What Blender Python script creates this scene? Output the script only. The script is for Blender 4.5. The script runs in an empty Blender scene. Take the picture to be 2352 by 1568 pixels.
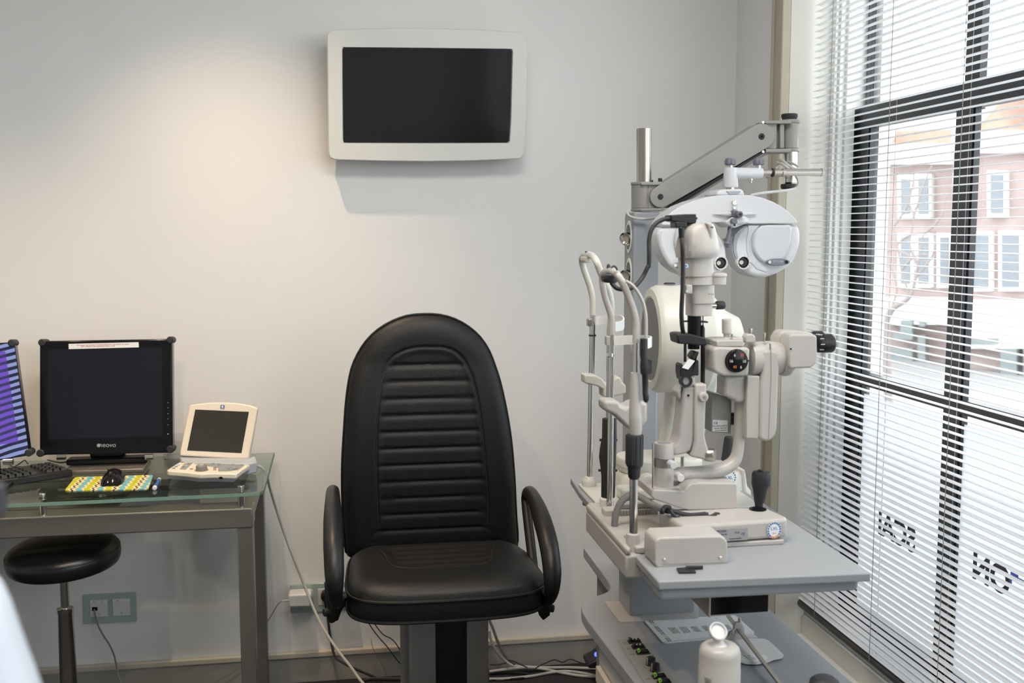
import bpy, bmesh, math, random
from mathutils import Vector as V, Matrix
random.seed(4)
SC = bpy.context.scene
# ------------------------------------------------------------ camera
CX, CY, F = 1176.0, 784.0, 2406.0
YAW, PIT, H = math.radians(9.411), math.radians(6.026), 1.5
cam = bpy.data.cameras.new('camera'); cam.sensor_width = 36; cam.lens = F/2352*36
cam.clip_start = .05; cam.clip_end = 200
cam.dof.use_dof = True; cam.dof.focus_distance = 2.6; cam.dof.aperture_fstop = 5.0
camo = bpy.data.objects.new('camera', cam); SC.collection.objects.link(camo)
camo.location = (0, 0, H); camo.rotation_euler = (math.pi/2-PIT, 0, -YAW); SC.camera = camo
# ------------------------------------------------------------ sky, exposure
SC.view_settings.view_transform = 'Standard'; SC.view_settings.look = 'None'
SC.view_settings.gamma = 1; SC.view_settings.use_curve_mapping = False
SC.view_settings.exposure = -.58
W = bpy.data.worlds.new('world'); SC.world = W; W.use_nodes = True
bg = W.node_tree.nodes['Background']; bg.inputs[0].default_value = (.94, .97, 1, 1); bg.inputs[1].default_value = 8.0
SC.cycles.max_bounces = 14; SC.cycles.diffuse_bounces = 6; SC.cycles.transmission_bounces = 10
SC.cycles.transparent_max_bounces = 16; SC.cycles.sample_clamp_indirect = 8
D, XR = 3.441, 1.337                 # back wall, right wall
def lamp(name, kind, loc, target, power, col, **k):
    l = bpy.data.lights.new(name, kind); l.energy = power; l.color = col
    for a, b in k.items(): setattr(l, a, b)
    o = bpy.data.objects.new(name, l); SC.collection.objects.link(o); o.location = loc
    o.rotation_euler = (V(target)-V(loc)).to_track_quat('-Z', 'Y').to_euler(); return o
WARM = (1, .74, .48)
lamp('added_fill_light', 'AREA', (.35, 1.35, 2.86), (.35, 1.35, 0), 48, (1, .97, .93), shape='RECTANGLE', size=1.2, size_y=.6)  # area light added overhead out of view as soft room fill
lamp('ceiling_spotlight', 'SPOT', (-.33, D-.62, 2.78), (-.33, D-.52, 0), 140, WARM, spot_size=math.radians(86), spot_blend=1.0, shadow_soft_size=.02)
lamp('ceiling_spotlight', 'SPOT', (-1.5, D-.75, 2.78), (-1.5, D-.62, 0), 110, WARM, spot_size=math.radians(90), spot_blend=1.0, shadow_soft_size=.03)
lamp('ceiling_spotlight', 'SPOT', (-.5, 1.0, 2.78), (-.5, 1.6, 0), 70, WARM, spot_size=math.radians(110), spot_blend=.6, shadow_soft_size=.04)
for y0, y1 in ((1.25, 2.98), (-2.6, 1.1)):      # window portals guide the daylight
    p = lamp('window_portal', 'AREA', (1.66, (y0+y1)/2, 1.5), (0, (y0+y1)/2, 1.5), 1, (1, 1, 1), shape='RECTANGLE', size=2.6, size_y=y1-y0)
    p.rotation_euler = (0, math.pi/2, 0); p.data.cycles.is_portal = True
# ------------------------------------------------------------ pixel measurements -> points in the room
_f = V((math.sin(YAW)*math.cos(PIT), math.cos(YAW)*math.cos(PIT), -math.sin(PIT)))
_r = V((math.cos(YAW), -math.sin(YAW), 0)); _u = _r.cross(_f); O = V((0, 0, H))
def ray(x, y): return _f+_r*((x-CX)/F)+_u*((CY-y)/F)
def aY(x, y, v): d = ray(x, y); return O+d*(v/d.y)
def aZ(x, y, v): d = ray(x, y); return O+d*((v-H)/d.z)
def aX(x, y, v): d = ray(x, y); return O+d*(v/d.x)
class Pln:
    def __init__(s, p, n): s.p = V(p); s.n = V(n).normalized()
    def __call__(s, x, y, off=0):
        d = ray(x, y); return O+d*(((s.p+s.n*off)-O).dot(s.n)/d.dot(s.n))
def crop(ox, oy, s): return lambda u, v: (ox+u/s, oy+v/s)
ID = lambda u, v: (u, v)
cA = crop(0, 740, 3.136); cB = crop(0, 1180, 3.36); cC = crop(720, 40, 3.0154); cD = crop(720, 700, 1.8065)
c5 = crop(1300, 560, 3.92); c6 = crop(1400, 240, 3.7333); c7 = crop(1540, 700, 3.92); c8 = crop(1300, 940, 3.92)
d1 = crop(1460, 980, 3.7333); d2 = crop(1300, 1240, 3.5636); d3 = crop(1640, 0, 3.0154); d4 = crop(1760, 500, 2.6133)
d5 = crop(1760, 1040, 2.9697); d6 = crop(580, 1240, 4.78); d7 = crop(1480, 480, 6.03); d8 = crop(1040, 1380, 5.6)
e4 = crop(380, 900, 6.533); e5 = crop(0, 1080, 7.125); e6 = crop(1380, 1440, 8.4)
# ------------------------------------------------------------ materials
M = {}
def mk(name, col, rough=.5, metal=0, bump=0, bs=200, var=0, vs=6, **k):
    m = bpy.data.materials.new(name); m.use_nodes = True; nt = m.node_tree; b = nt.nodes['Principled BSDF']
    b.inputs['Base Color'].default_value = (*col, 1); b.inputs['Roughness'].default_value = rough; b.inputs['Metallic'].default_value = metal
    for a, v in k.items():
        n = a.replace('_', ' ').title().replace('Ior', 'IOR'); b.inputs[n].default_value = v
    tc = nt.nodes.new('ShaderNodeTexCoord')
    if var:
        nz = nt.nodes.new('ShaderNodeTexNoise'); nz.inputs['Scale'].default_value = vs; nz.inputs['Detail'].default_value = 5
        rp = nt.nodes.new('ShaderNodeValToRGB'); rp.color_ramp.elements[0].position = .35; rp.color_ramp.elements[1].position = .65
        rp.color_ramp.elements[0].color = (*[c*(1-var) for c in col], 1); rp.color_ramp.elements[1].color = (*[min(1, c*(1+var)) for c in col], 1)
        nt.links.new(tc.outputs['Object'], nz.inputs['Vector']); nt.links.new(nz.outputs['Fac'], rp.inputs['Fac']); nt.links.new(rp.outputs[0], b.inputs['Base Color'])
    if bump:
        nz = nt.nodes.new('ShaderNodeTexNoise'); nz.inputs['Scale'].default_value = bs; nz.inputs['Detail'].default_value = 4
        bp = nt.nodes.new('ShaderNodeBump'); bp.inputs['Strength'].default_value = bump; bp.inputs['Distance'].default_value = .002
        nt.links.new(tc.outputs['Object'], nz.inputs['Vector']); nt.links.new(nz.outputs['Fac'], bp.inputs['Height']); nt.links.new(bp.outputs[0], b.inputs['Normal'])
    M[name] = m; return m
mk('wall', (.78, .775, .76), .85, bump=.12, bs=90, var=.012, vs=3)
mk('ceiling', (.88, .88, .87), .9, bump=.05)
mk('carpet', (.022, .022, .026), .95, bump=.6, bs=300, var=.2, vs=90)
mk('cream_trim', (.50, .48, .41), .45, bump=.05, bs=60)
mk('beige_trim', (.47, .43, .33), .45, bump=.05, bs=60)
mk('cream_panel', (.66, .65, .59), .5, bump=.06, bs=50, var=.02)
mk('skirting', (.33, .32, .29), .5, bump=.05, bs=60)
mk('skirting_top', (.55, .50, .41), .45)
mk('white_frame', (.78, .78, .76), .4)
mk('black_frame', (.018, .019, .024), .35, var=.15, vs=20)
mk('slat', (.93, .935, .945), .45)
mk('dark_rail', (.05, .05, .055), .35)
mk('cord', (.35, .34, .31), .7)
mk('tv_white', (.72, .72, .675), .35, bump=.03, bs=400)
mk('screen_black', (.009, .010, .011), .10, specular_ior_level=.4)
mk('screen_blue', (.012, .012, .020), .25, specular_ior_level=.3)
mk('screen_grey', (.038, .036, .032), .3, specular_ior_level=.3)
mk('leather', (.0085, .009, .010), .48, specular_ior_level=.36, bump=.35, bs=260, var=.1, vs=30)
mk('stitch', (.03, .03, .032), .5)
mk('black_plastic', (.011, .011, .012), .42, specular_ior_level=.4, bump=.08, bs=500)
mk('gloss_black', (.008, .008, .010), .15, specular_ior_level=.22)
mk('rubber', (.02, .021, .024), .6, bump=.1)
mk('dark_seat', (.010, .0095, .009), .3, bump=.1, bs=150)
mk('chrome', (.72, .70, .66), .16, 1)
mk('steel', (.50, .47, .42), .28, 1, bump=.05, bs=80)
mk('desk_metal', (.24, .22, .195), .38, .55, bump=.03, bs=300)
mk('grey_metal', (.29, .28, .265), .42, .15, bump=.06, bs=400)
mk('column_grey', (.30, .32, .345), .45, bump=.06, bs=400)
mk('column_side', (.30, .31, .32), .45, bump=.06, bs=400)
mk('table_grey', (.30, .315, .335), .38, bump=.04, bs=300)
mk('unit_grey', (.36, .37, .39), .4, bump=.04, bs=300)
mk('unit_light', (.46, .45, .44), .5, bump=.04, bs=300)
mk('panel_grey', (.27, .28, .265), .5)
mk('lamp_ivory', (.45, .43, .405), .36, bump=.04, bs=400)
mk('kerato_cream', (.60, .60, .55), .36, bump=.04, bs=400)
mk('kerato_face', (.55, .51, .44), .4)
mk('phoropter_white', (.60, .61, .63), .28)
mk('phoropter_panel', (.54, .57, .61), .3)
mk('phoropter_grey', (.33, .36, .40), .35)
mk('badge_grey', (.17, .19, .23), .4); mk('knob_violet', (.14, .14, .18), .45)
mk('white_plastic', (.66, .66, .66), .35)
mk('bottle_white', (.47, .455, .43), .35); mk('pale_plastic', (.46, .50, .55), .3); mk('warm_white', (.76, .69, .58), .35, bump=.03)
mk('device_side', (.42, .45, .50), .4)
mk('button_blue', (.25, .48, .66), .4); mk('button_grey', (.2, .19, .18), .5); mk('button_red', (.5, .08, .05), .4)
mk('paper', (.78, .80, .80), .7); mk('ink', (.03, .03, .035), .7); mk('ink_red', (.5, .08, .1), .7)
mk('ink_orange', (.65, .18, .04), .6); mk('white_mark', (.75, .75, .75), .5); mk('label_blue', (.03, .13, .42), .4)
mk('label_yellow', (.75, .65, .03), .5); mk('green_lens', (.18, .42, .03), .3, emission_color=(.2, .6, .02, 1), emission_strength=.15)
mk('blue_led', (.05, .05, .9), .3, emission_color=(.05, .08, 1, 1), emission_strength=6)
mk('yellow_mark', (.7, .55, .08), .4)  # plain yellow of the strip on the keratometer dial
mk('olive_plate', (.38, .46, .44), .3)
mk('socket_glass', (.38, .47, .43), .12, coat_weight=.5)
mk('socket_white', (.68, .68, .66), .4)
mk('white_cable', (.50, .50, .47), .5); mk('dark_cable', (.02, .02, .022), .5); mk('grey_hose', (.19, .185, .18), .55)
mk('brick_pink', (.30, .235, .22), .85, var=.12, vs=2); mk('roof_tile', (.31, .20, .15), .85, var=.2, vs=3)
mk('stucco', (.8, .8, .79), .8); mk('far_glass', (.15, .17, .19), .2); mk('asphalt', (.22, .22, .22), .9); mk('bark', (.22, .19, .18), .9)
mk('shop_dark', (.07, .10, .09), .3); mk('shop_glass', (.17, .20, .20), .3); mk('sign_blue', (.12, .16, .6), .5)
mk('brown_clip', (.2, .19, .18), .5); mk('mirror', (.8, .8, .78), .05, 1); mk('lens', (.08, .085, .09), .08)
mk('acrylic', (.85, .87, .86), .08, transmission_weight=.85, ior=1.3)
def glassmat(name, col, tr, rough=.02):
    m = bpy.data.materials.new(name); m.use_nodes = True; nt = m.node_tree; nt.nodes.clear()
    o = nt.nodes.new('ShaderNodeOutputMaterial'); t = nt.nodes.new('ShaderNodeBsdfTransparent'); g = nt.nodes.new('ShaderNodeBsdfGlossy')
    t.inputs[0].default_value = (*col, 1); g.inputs['Roughness'].default_value = rough
    fr = nt.nodes.new('ShaderNodeLayerWeight'); fr.inputs[0].default_value = .5; pw = nt.nodes.new('ShaderNodeMath'); pw.operation = 'POWER'; pw.inputs[1].default_value = 4
    ad = nt.nodes.new('ShaderNodeMath'); ad.operation = 'MULTIPLY_ADD'; ad.inputs[1].default_value = .6; ad.inputs[2].default_value = tr; nt.links.new(fr.outputs['Facing'], pw.inputs[0]); nt.links.new(pw.outputs[0], ad.inputs[0])
    mx = nt.nodes.new('ShaderNodeMixShader'); nt.links.new(ad.outputs[0], mx.inputs[0]); nt.links.new(t.outputs[0], mx.inputs[1]); nt.links.new(g.outputs[0], mx.inputs[2])
    nt.links.new(mx.outputs[0], o.inputs[0]); M[name] = m
glassmat('window_glass', (.97, .98, .98), .02); glassmat('desk_glass', (.80, .87, .84), .07, .03)
mk('glass_edge', (.34, .46, .40), .2)
def filmmat():
    m = bpy.data.materials.new('frosted_film'); m.use_nodes = True; nt = m.node_tree; nt.nodes.clear()
    o = nt.nodes.new('ShaderNodeOutputMaterial'); t = nt.nodes.new('ShaderNodeBsdfTransparent'); g = nt.nodes.new('ShaderNodeBsdfTranslucent')
    g.inputs[0].default_value = (.62, .64, .67, 1); d = nt.nodes.new('ShaderNodeBsdfDiffuse'); d.inputs[0].default_value = (.9, .92, .95, 1)
    a = nt.nodes.new('ShaderNodeMixShader'); a.inputs[0].default_value = .25; nt.links.new(g.outputs[0], a.inputs[1]); nt.links.new(d.outputs[0], a.inputs[2])
    b = nt.nodes.new('ShaderNodeMixShader'); b.inputs[0].default_value = .80; nt.links.new(t.outputs[0], b.inputs[1]); nt.links.new(a.outputs[0], b.inputs[2])
    nt.links.new(b.outputs[0], o.inputs[0]); M['frosted_film'] = m
filmmat()
def slatmat():
    nt = M['slat'].node_tree; b = nt.nodes['Principled BSDF']; o = nt.nodes['Material Output']
    t = nt.nodes.new('ShaderNodeBsdfTranslucent'); t.inputs[0].default_value = (.93, .94, .96, 1)
    x = nt.nodes.new('ShaderNodeMixShader'); x.inputs[0].default_value = .2
    nt.links.new(b.outputs[0], x.inputs[1]); nt.links.new(t.outputs[0], x.inputs[2]); nt.links.new(x.outputs[0], o.inputs[0])
slatmat()
# ------------------------------------------------------------ mesh kit
def smooth_path(pts, sub=6, closed=False):
    pts = [V(p) for p in pts]; n = len(pts)
    if n < 3: return pts
    out = []
    for i in range(n if closed else n-1):
        g = (lambda k: pts[k % n]) if closed else (lambda k: pts[max(0, min(n-1, k))])
        a, b, c, d = g(i-1), g(i), g(i+1), g(i+2)
        for j in range(sub):
            t = j/sub
            out.append(.5*((2*b)+(c-a)*t+(2*a-5*b+4*c-d)*t*t+(3*b-a-3*c+d)*t**3))
    if not closed: out.append(pts[-1])
    return out
class MB:
    def __init__(s): s.v = []; s.f = []
    def add(s, vs, fs):
        k = len(s.v); s.v += [V(p) for p in vs]; s.f += [tuple(i+k for i in f) for f in fs]; return s
    def prism(s, pts, off):
        n = len(pts); off = V(off); a = [V(p) for p in pts]; b = [p+off for p in a]
        return s.add(a+b, [tuple(range(n)), tuple(range(2*n-1, n-1, -1))]+[(i, i+n, (i+1) % n+n, (i+1) % n) for i in range(n)])
    def slab(s, c, pts, y0, y1, sm=0):                     # outline measured on the plane Y=y0, real depth to y1
        q = [aY(*c(*p), y0) for p in pts]
        if sm: q = smooth_path(q, sm, True)
        return s.prism(q, (0, y1-y0, 0))
    def pslab(s, pl, c, pts, t0, t1, sm=0):                # same on any plane, offsets along its normal
        q = [pl(*c(*p), t0) for p in pts]
        if sm: q = smooth_path(q, sm, True)
        return s.prism(q, pl.n*(t1-t0))
    def zslab(s, c, pts, z0, z1, sm=0):
        q = [aZ(*c(*p), z0) for p in pts]
        if sm: q = smooth_path(q, sm, True)
        return s.prism(q, (0, 0, z1-z0))
    def loft(s, rings, cap=True, closed=False):
        n = len(rings[0]); vs = [p for r in rings for p in r]; m = len(rings); fs = []
        for i in range(m if closed else m-1):
            for j in range(n):
                a, b = i*n+j, i*n+(j+1) % n; c, d = ((i+1) % m)*n+(j+1) % n, ((i+1) % m)*n+j; fs.append((a, b, c, d))
        if cap and not closed: fs += [tuple(range(n-1, -1, -1)), tuple(range((m-1)*n, m*n))]
        return s.add(vs, fs)
    def ring(s, c, u, w, ru, rw, n=24, e=1.0):
        out = []
        for k in range(n):
            a = 2*math.pi*k/n; x, y = math.cos(a), math.sin(a)
            if e != 1: x = math.copysign(abs(x)**e, x); y = math.copysign(abs(y)**e, y)
            out.append(V(c)+u*(ru*x)+w*(rw*y))
        return out
    def lathe(s, o, ax, prof, n=32, sc=1.0):
        ax = V(ax).normalized(); t = V((0, 0, 1)) if abs(ax.z) < .9 else V((1, 0, 0))
        u = ax.cross(t).normalized(); w = ax.cross(u)
        return s.loft([s.ring(V(o)+ax*a, u, w, max(r, 1e-5), max(r, 1e-5)*sc, n) for a, r in prof])
    def cyl(s, a, b, r, r2=None, n=20):
        a, b = V(a), V(b); return s.lathe(a, b-a, [(0, r), ((b-a).length, r if r2 is None else r2)], n)
    def tube(s, pts, r, sub=6, n=12, closed=False, flat=1.0, up=(0, 0, 1)):
        rs = r if isinstance(r, (list, tuple)) else None; m0 = len(pts)
        P = smooth_path(pts, sub, closed); m = len(P); rings = []
        u = None
        for i, p in enumerate(P):
            a = P[(i-1) % m] if closed or i else p; b = P[(i+1) % m] if closed or i < m-1 else p
            t = (b-a).normalized()
            if u is None:
                q = V(up) if abs(t.dot(V(up))) < .95 else V((1, 0, 0)); u = (q-t*q.dot(t)).normalized()
            else: u = (u-t*u.dot(t)).normalized()
            w = t.cross(u)
            if rs:
                k = i/(m if closed else m-1)*(m0 if closed else m0-1); j = int(k); g = k-j
                rr = rs[j % m0]*(1-g)+rs[(j+1) % m0 if closed else min(j+1, m0-1)]*g
            else: rr = r
            rings.append(s.ring(p, u, w, rr, rr*flat, n))
        return s.loft(rings, closed=closed)
    def box(s, a, b):
        x0, y0, z0 = a; x1, y1, z1 = b
        return s.prism([(x0, y0, z0), (x1, y0, z0), (x1, y0, z1), (x0, y0, z1)], (0, y1-y0, 0))
    def vloft(s, c, rows, y, dep=None, n=28, e=1.0):        # upright body from its left and right outline rows
        rings = []
        for r in rows:
            xl, xr, yy = r[:3]; p, q = aY(*c(xl, yy), y), aY(*c(xr, yy), y); m = (p+q)/2; ru = (q-p).length/2
            rings.append(s.ring(m, V((1, 0, 0)), V((0, 1, 0)), ru, (r[3] if len(r) > 3 else (dep or ru)), n, e))
        return s.loft(rings)
    def hloft(s, c, cols, y, dep=None, n=28, e=1.0):        # lying body along X from top and bottom outline columns
        rings = []
        for r in cols:
            xx, yt, yb = r[:3]; p, q = aY(*c(xx, yt), y), aY(*c(xx, yb), y); m = (p+q)/2; ru = (q-p).length/2
            rings.append(s.ring(m, V((0, 0, 1)), V((0, 1, 0)), ru, (r[3] if len(r) > 3 else (dep or ru)), n, e))
        return s.loft(rings)
    def disc(s, c, u, v, r, y0, y1, n=28, ry=None):          # round plate facing the room, radius in crop units
        p = aY(*c(u, v), y0); q = aY(*c(u+r, v), y0); rr = (q-p).length; rz = rr if ry is None else rr*ry
        return s.prism(s.ring(p, V((1, 0, 0)), V((0, 0, 1)), rr, rz, n), (0, y1-y0, 0))
    def build(s, name, mat, parent=None, bevel=0, ang=38, seg=2, label=None, kind=None):
        o = mesh_obj(name, s.v, s.f, M[mat], parent, ang)
        if bevel:
            b = o.modifiers.new('b', 'BEVEL'); b.width = bevel; b.segments = seg; b.limit_method = 'ANGLE'; b.angle_limit = math.radians(35)
            b.harden_normals = False
        if label: o['label'] = label
        if kind: o['kind'] = kind
        return o
def wloc(o):
    p = V((0, 0, 0))
    while o: p += o.location; o = o.parent
    return p
def mesh_obj(name, vs, fs, mat, parent=None, ang=38):
    base = wloc(parent) if parent else V((0, 0, 0))
    if not parent:
        lo = V((min(v.x for v in vs)+max(v.x for v in vs), min(v.y for v in vs)+max(v.y for v in vs), 2*min(v.z for v in vs)))/2; base = lo
    me = bpy.data.meshes.new(name); me.from_pydata([v-base for v in vs], [], fs); me.update()
    bm = bmesh.new(); bm.from_mesh(me); bmesh.ops.recalc_face_normals(bm, faces=bm.faces); bm.to_mesh(me); bm.free()
    me.materials.append(mat); me.polygons.foreach_set('use_smooth', [True]*len(me.polygons)); me.set_sharp_from_angle(angle=math.radians(ang))
    o = bpy.data.objects.new(name, me); SC.collection.objects.link(o)
    if parent: o.parent = parent
    else: o.location = base
    return o
def tag(o, label, cat, group=None):
    o['label'] = label; o['category'] = cat
    if group: o['group'] = group
    return o
def thing(name, loc, label, cat, group=None):
    o = bpy.data.objects.new(name, None); SC.collection.objects.link(o); o.location = V(loc); o.empty_display_size = .05
    return tag(o, label, cat, group)
def struct(o): o['kind'] = 'structure'; return o
def text(body, size, org, xd, yd, mat, parent, name='lettering', ext=.0006, align='CENTER', bold=0):
    cu = bpy.data.curves.new('t', 'FONT'); cu.offset = bold; cu.body = body; cu.size = size; cu.extrude = ext; cu.align_x = align; cu.align_y = 'CENTER'
    to = bpy.data.objects.new('t', cu); SC.collection.objects.link(to)
    bpy.context.view_layer.update(); dg = bpy.context.evaluated_depsgraph_get(); me = bpy.data.meshes.new_from_object(to.evaluated_get(dg))
    xd, yd = V(xd).normalized(), V(yd).normalized(); nd = xd.cross(yd)
    vs = [V(org)+xd*v.co.x+yd*v.co.y+nd*v.co.z for v in me.vertices]; fs = [tuple(p.vertices) for p in me.polygons]
    bpy.data.objects.remove(to); bpy.data.curves.remove(cu); bpy.data.meshes.remove(me)
    return mesh_obj(name, vs, fs, M[mat], parent) if vs else None
X1, Y1, Z1 = V((1, 0, 0)), V((0, 1, 0)), V((0, 0, 1))
def cable(name, pts, r, mat, label, cat='cable', group=None, sub=6, parent=None):
    o = MB().tube(pts, r, sub, 8).build(name, mat, parent)
    return tag(o, label, cat, group) if not parent else o
# ============================================================ ROOM
XO = 1.60                                                    # outer line of the window opening
struct(MB().box((-3.2, -3, -.1), (1.62, D+.15, 0)).build('floor', 'carpet'))
struct(MB().box((-3.2, -3, 2.9), (1.62, D+.15, 3.0)).build('ceiling', 'ceiling'))
struct(MB().box((-3.2, D, 0), (1.62, D+.15, 2.9)).build('wall_back', 'wall'))
struct(MB().box((-3.35, -3, 0), (-3.2, D+.15, 2.9)).build('wall_left', 'wall'))
struct(MB().box((-3.2, -3.15, 0), (1.62, -3, 2.9)).build('wall_front', 'wall'))
YP = 3.012
ZL = aY(1841, 1457, YP).z; XS = aY(1841, 1457, YP).x; ZS = aY(1841, 1411, YP).z
m = MB().box((XR, YP+.02, 0), (1.62, D, 2.9)); m.box((XR, -3, 0), (1.62, YP+.02, ZL)); m.box((XR, -3, 2.75), (1.62, YP+.02, 2.9)); m.box((XR, -3, ZL), (1.62, 1.12, 1.2))
m.box((XR, -3, ZL), (1.62, -2.7, 2.75)); m.box((1.5, 1.12, ZL), (1.62, 1.22, 2.75))
struct(m.build('wall_right', 'wall'))
m = MB().box((XR+.002, YP, ZL), (1.435, YP+.02, 2.75)); m.box((1.435, YP+.008, ZL), (1.475, YP+.02, 2.75))
struct(m.build('trim_1', 'cream_panel'))
m = MB()
for a, b, t in ((3.121, 3.109, .012), (3.109, 3.094, .020), (3.094, 3.060, .013), (3.060, 3.040, .018), (3.040, YP, .026)): m.box((XR-t, b, .12), (XR+.003, a, 2.88))
struct(m.build('trim_2', 'beige_trim', bevel=.004))
m = MB().box((-3.2, D-.014, 0), (XR, D, .088)); m2 = MB().box((-3.2, D-.020, .086), (XR, D, .108))
struct(m.build('baseboard_back', 'skirting', bevel=.003)); struct(m2.build('trim_3', 'skirting_top', bevel=.005))
struct(MB().box((XR-.014, 1.2, 0), (XR, D-.02, .088)).build('baseboard_right', 'skirting', bevel=.003))
m = MB().box((XS, 1.22, ZL), (1.62, YP, ZS)); struct(m.build('trim_4', 'cream_panel', bevel=.002))
m = MB().box((XS+.012, 1.22, ZS), (1.58, YP, ZS+.012)); struct(m.build('trim_5', 'white_frame', bevel=.003))
struct(MB().box((XR, 1.22, ZL), (XS, YP, ZL+.004)).build('trim_6', 'white_frame'))
# sash window: white box frame, black sashes, panes, film
m = MB(); 
for a, b, t in ((1.475, 1.487, .0), (1.487, 1.497, .010), (1.497, 1.509, .002), (1.509, 1.538, .014)): m.box((a, YP-.012-t, ZS), (b, YP+.02, 2.75))
fr = struct(m.build('window_1', 'white_frame', bevel=.002))
def rz(p, x): return aX(*p, x).z
zl0, zl1 = rz((2352, 994), 1.55), rz((2352, 958), 1.55)      # lower rail
zm0, zm1 = rz((2352, 222), 1.55), rz((2352, 157), 1.55)      # meeting rail
def yx(px, py, x): return aX(px, py, x).y
S0, S1 = yx(1941, 500, 1.55), yx(1987, 500, 1.55); N0, N1 = yx(2186, 500, 1.55), yx(2222, 500, 1.55); st = S1-N1
zb = ZS+.012
m = MB(); m.box((1.55, S1, zb), (1.575, YP+.01, zm1)); m.box((1.555, S1-.006, zb), (1.572, S1, zm1))
y = N0; 
muls = []
while y > 1.3: muls.append(y); y -= st
for y in muls: m.box((1.55, y-(N0-N1), zb), (1.572, y, zm1)); m.box((1.556, y-(N0-N1)-.006, zb), (1.572, y-(N0-N1), zm1))
m.box((1.548, 1.22, zm0), (1.587, YP, zm1)); m.box((1.551, 1.22, zl0), (1.584, YP, zl1)); m.box((1.55, 1.22, zb), (1.585, YP, zb+.05))
m.build('window_sash', 'black_frame', fr)
u0, u1 = yx(1968, 100, 1.60), yx(2002, 100, 1.60); v0, v1 = yx(2228, 100, 1.60), yx(2262, 100, 1.60)
m = MB(); m.box((1.59, u1, zm0), (1.612, YP+.01, 2.75)); y = v0
while y > 1.3: m.box((1.59, y-(v0-v1), zm0), (1.610, y, 2.75)); y -= st
m.box((1.59, 1.22, 2.68), (1.62, YP, 2.75)); m.build('window_sash', 'black_frame', fr)
MB().box((1.565, 1.22, zb), (1.569, YP, zm0)).build('window_pane', 'window_glass', fr)
MB().box((1.603, 1.22, zm1), (1.607, YP, 2.75)).build('window_pane', 'window_glass', fr)
MB().box((1.563, 1.22, zb), (1.5642, S1, rz((1990, 905), 1.563))).build('frosted_film', 'frosted_film', fr)
# writing cut in the film, reversed from inside
for s_, px, py, w in (('SCAI', 2058, 1222, .098), ('ON', 2275, 1320, .094)):
    q = aX(px, py, 1.561); text(s_, w, q, (0, 1, 0), (0, 0, 1), 'black_frame', fr, bold=.003)
for px, py, w in ((2330, 1322, .014), (2318, 1330, .01), (2345, 1335, .018)):
    q = aX(px, py, 1.561); MB().box((1.5605, q.y-w, q.z-.008), (1.5615, q.y+w, q.z+.006)).build('film_lettering', 'sign_blue', fr)
# unseen second window towards the camera, added and sized for daylight fill
zb = 1.2; m = MB(); y = -2.7
while y < 1.2: m.box((1.55, y, zb), (1.585, y+.05, 2.75)); y += .76
m.box((1.55, -2.7, zb), (1.585, 1.12, zb+.05)); f2 = struct(m.build('fill_window', 'black_frame'))
MB().box((1.565, -2.7, zb), (1.569, 1.12, 2.75)).build('window_pane', 'window_glass', f2)
struct(MB().box((1.62, 2.99, 0), (1.66, 3.4, 2.9)).build('trim_7', 'stucco'))
# ---- venetian blind
XB = 1.415
bl = thing('venetian_blind', (XB, 2.1, .34), 'white horizontal slatted blind hanging in front of the black framed window', 'blind')
zr = aY(1820, 1386, 2.995).z; pitch = .0192; m = MB(); z = zr+.02; k = 0
while z < 2.74:
    prof = [(-.009, -.0), (-.006, .0011), (0, .0017), (.006, .0011), (.009, .0)]
    tl = 0; ca, sa = math.cos(tl), math.sin(tl); y1 = 2.996-random.random()*.003
    top = [(XB+x*ca-zz*sa, z+x*sa+zz*ca) for x, zz in prof]; bot = [(a, b-.0009) for a, b in reversed(top)]
    m.prism([(a, y1, b) for a, b in top+bot], (0, 1.3-y1, 0)); z += pitch; k += 1
m.build('slats', 'slat', bl, ang=60)
MB().tube([(XB, 2.998, zr), (XB, 1.3, zr)], .0125, 1, 14, flat=.75).build('bottom_rail', 'dark_rail', bl)
MB().box((XB-.015, 1.3, 2.70), (XB+.015, 2.998, 2.745)).build('head_rail', 'slat', bl)
for px in (1896, 2031, 2196):
    for dx, r in ((-.0097, .0009), (.0097, .0007)):
        yy = yx(px, 500, XB-.0135); MB().cyl((XB+dx, yy, zr), (XB+dx, yy, 2.7), r, n=6).build('ladder_cord', 'cord', bl)
yy = yx(1899, 500, XB-.02); 
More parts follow.
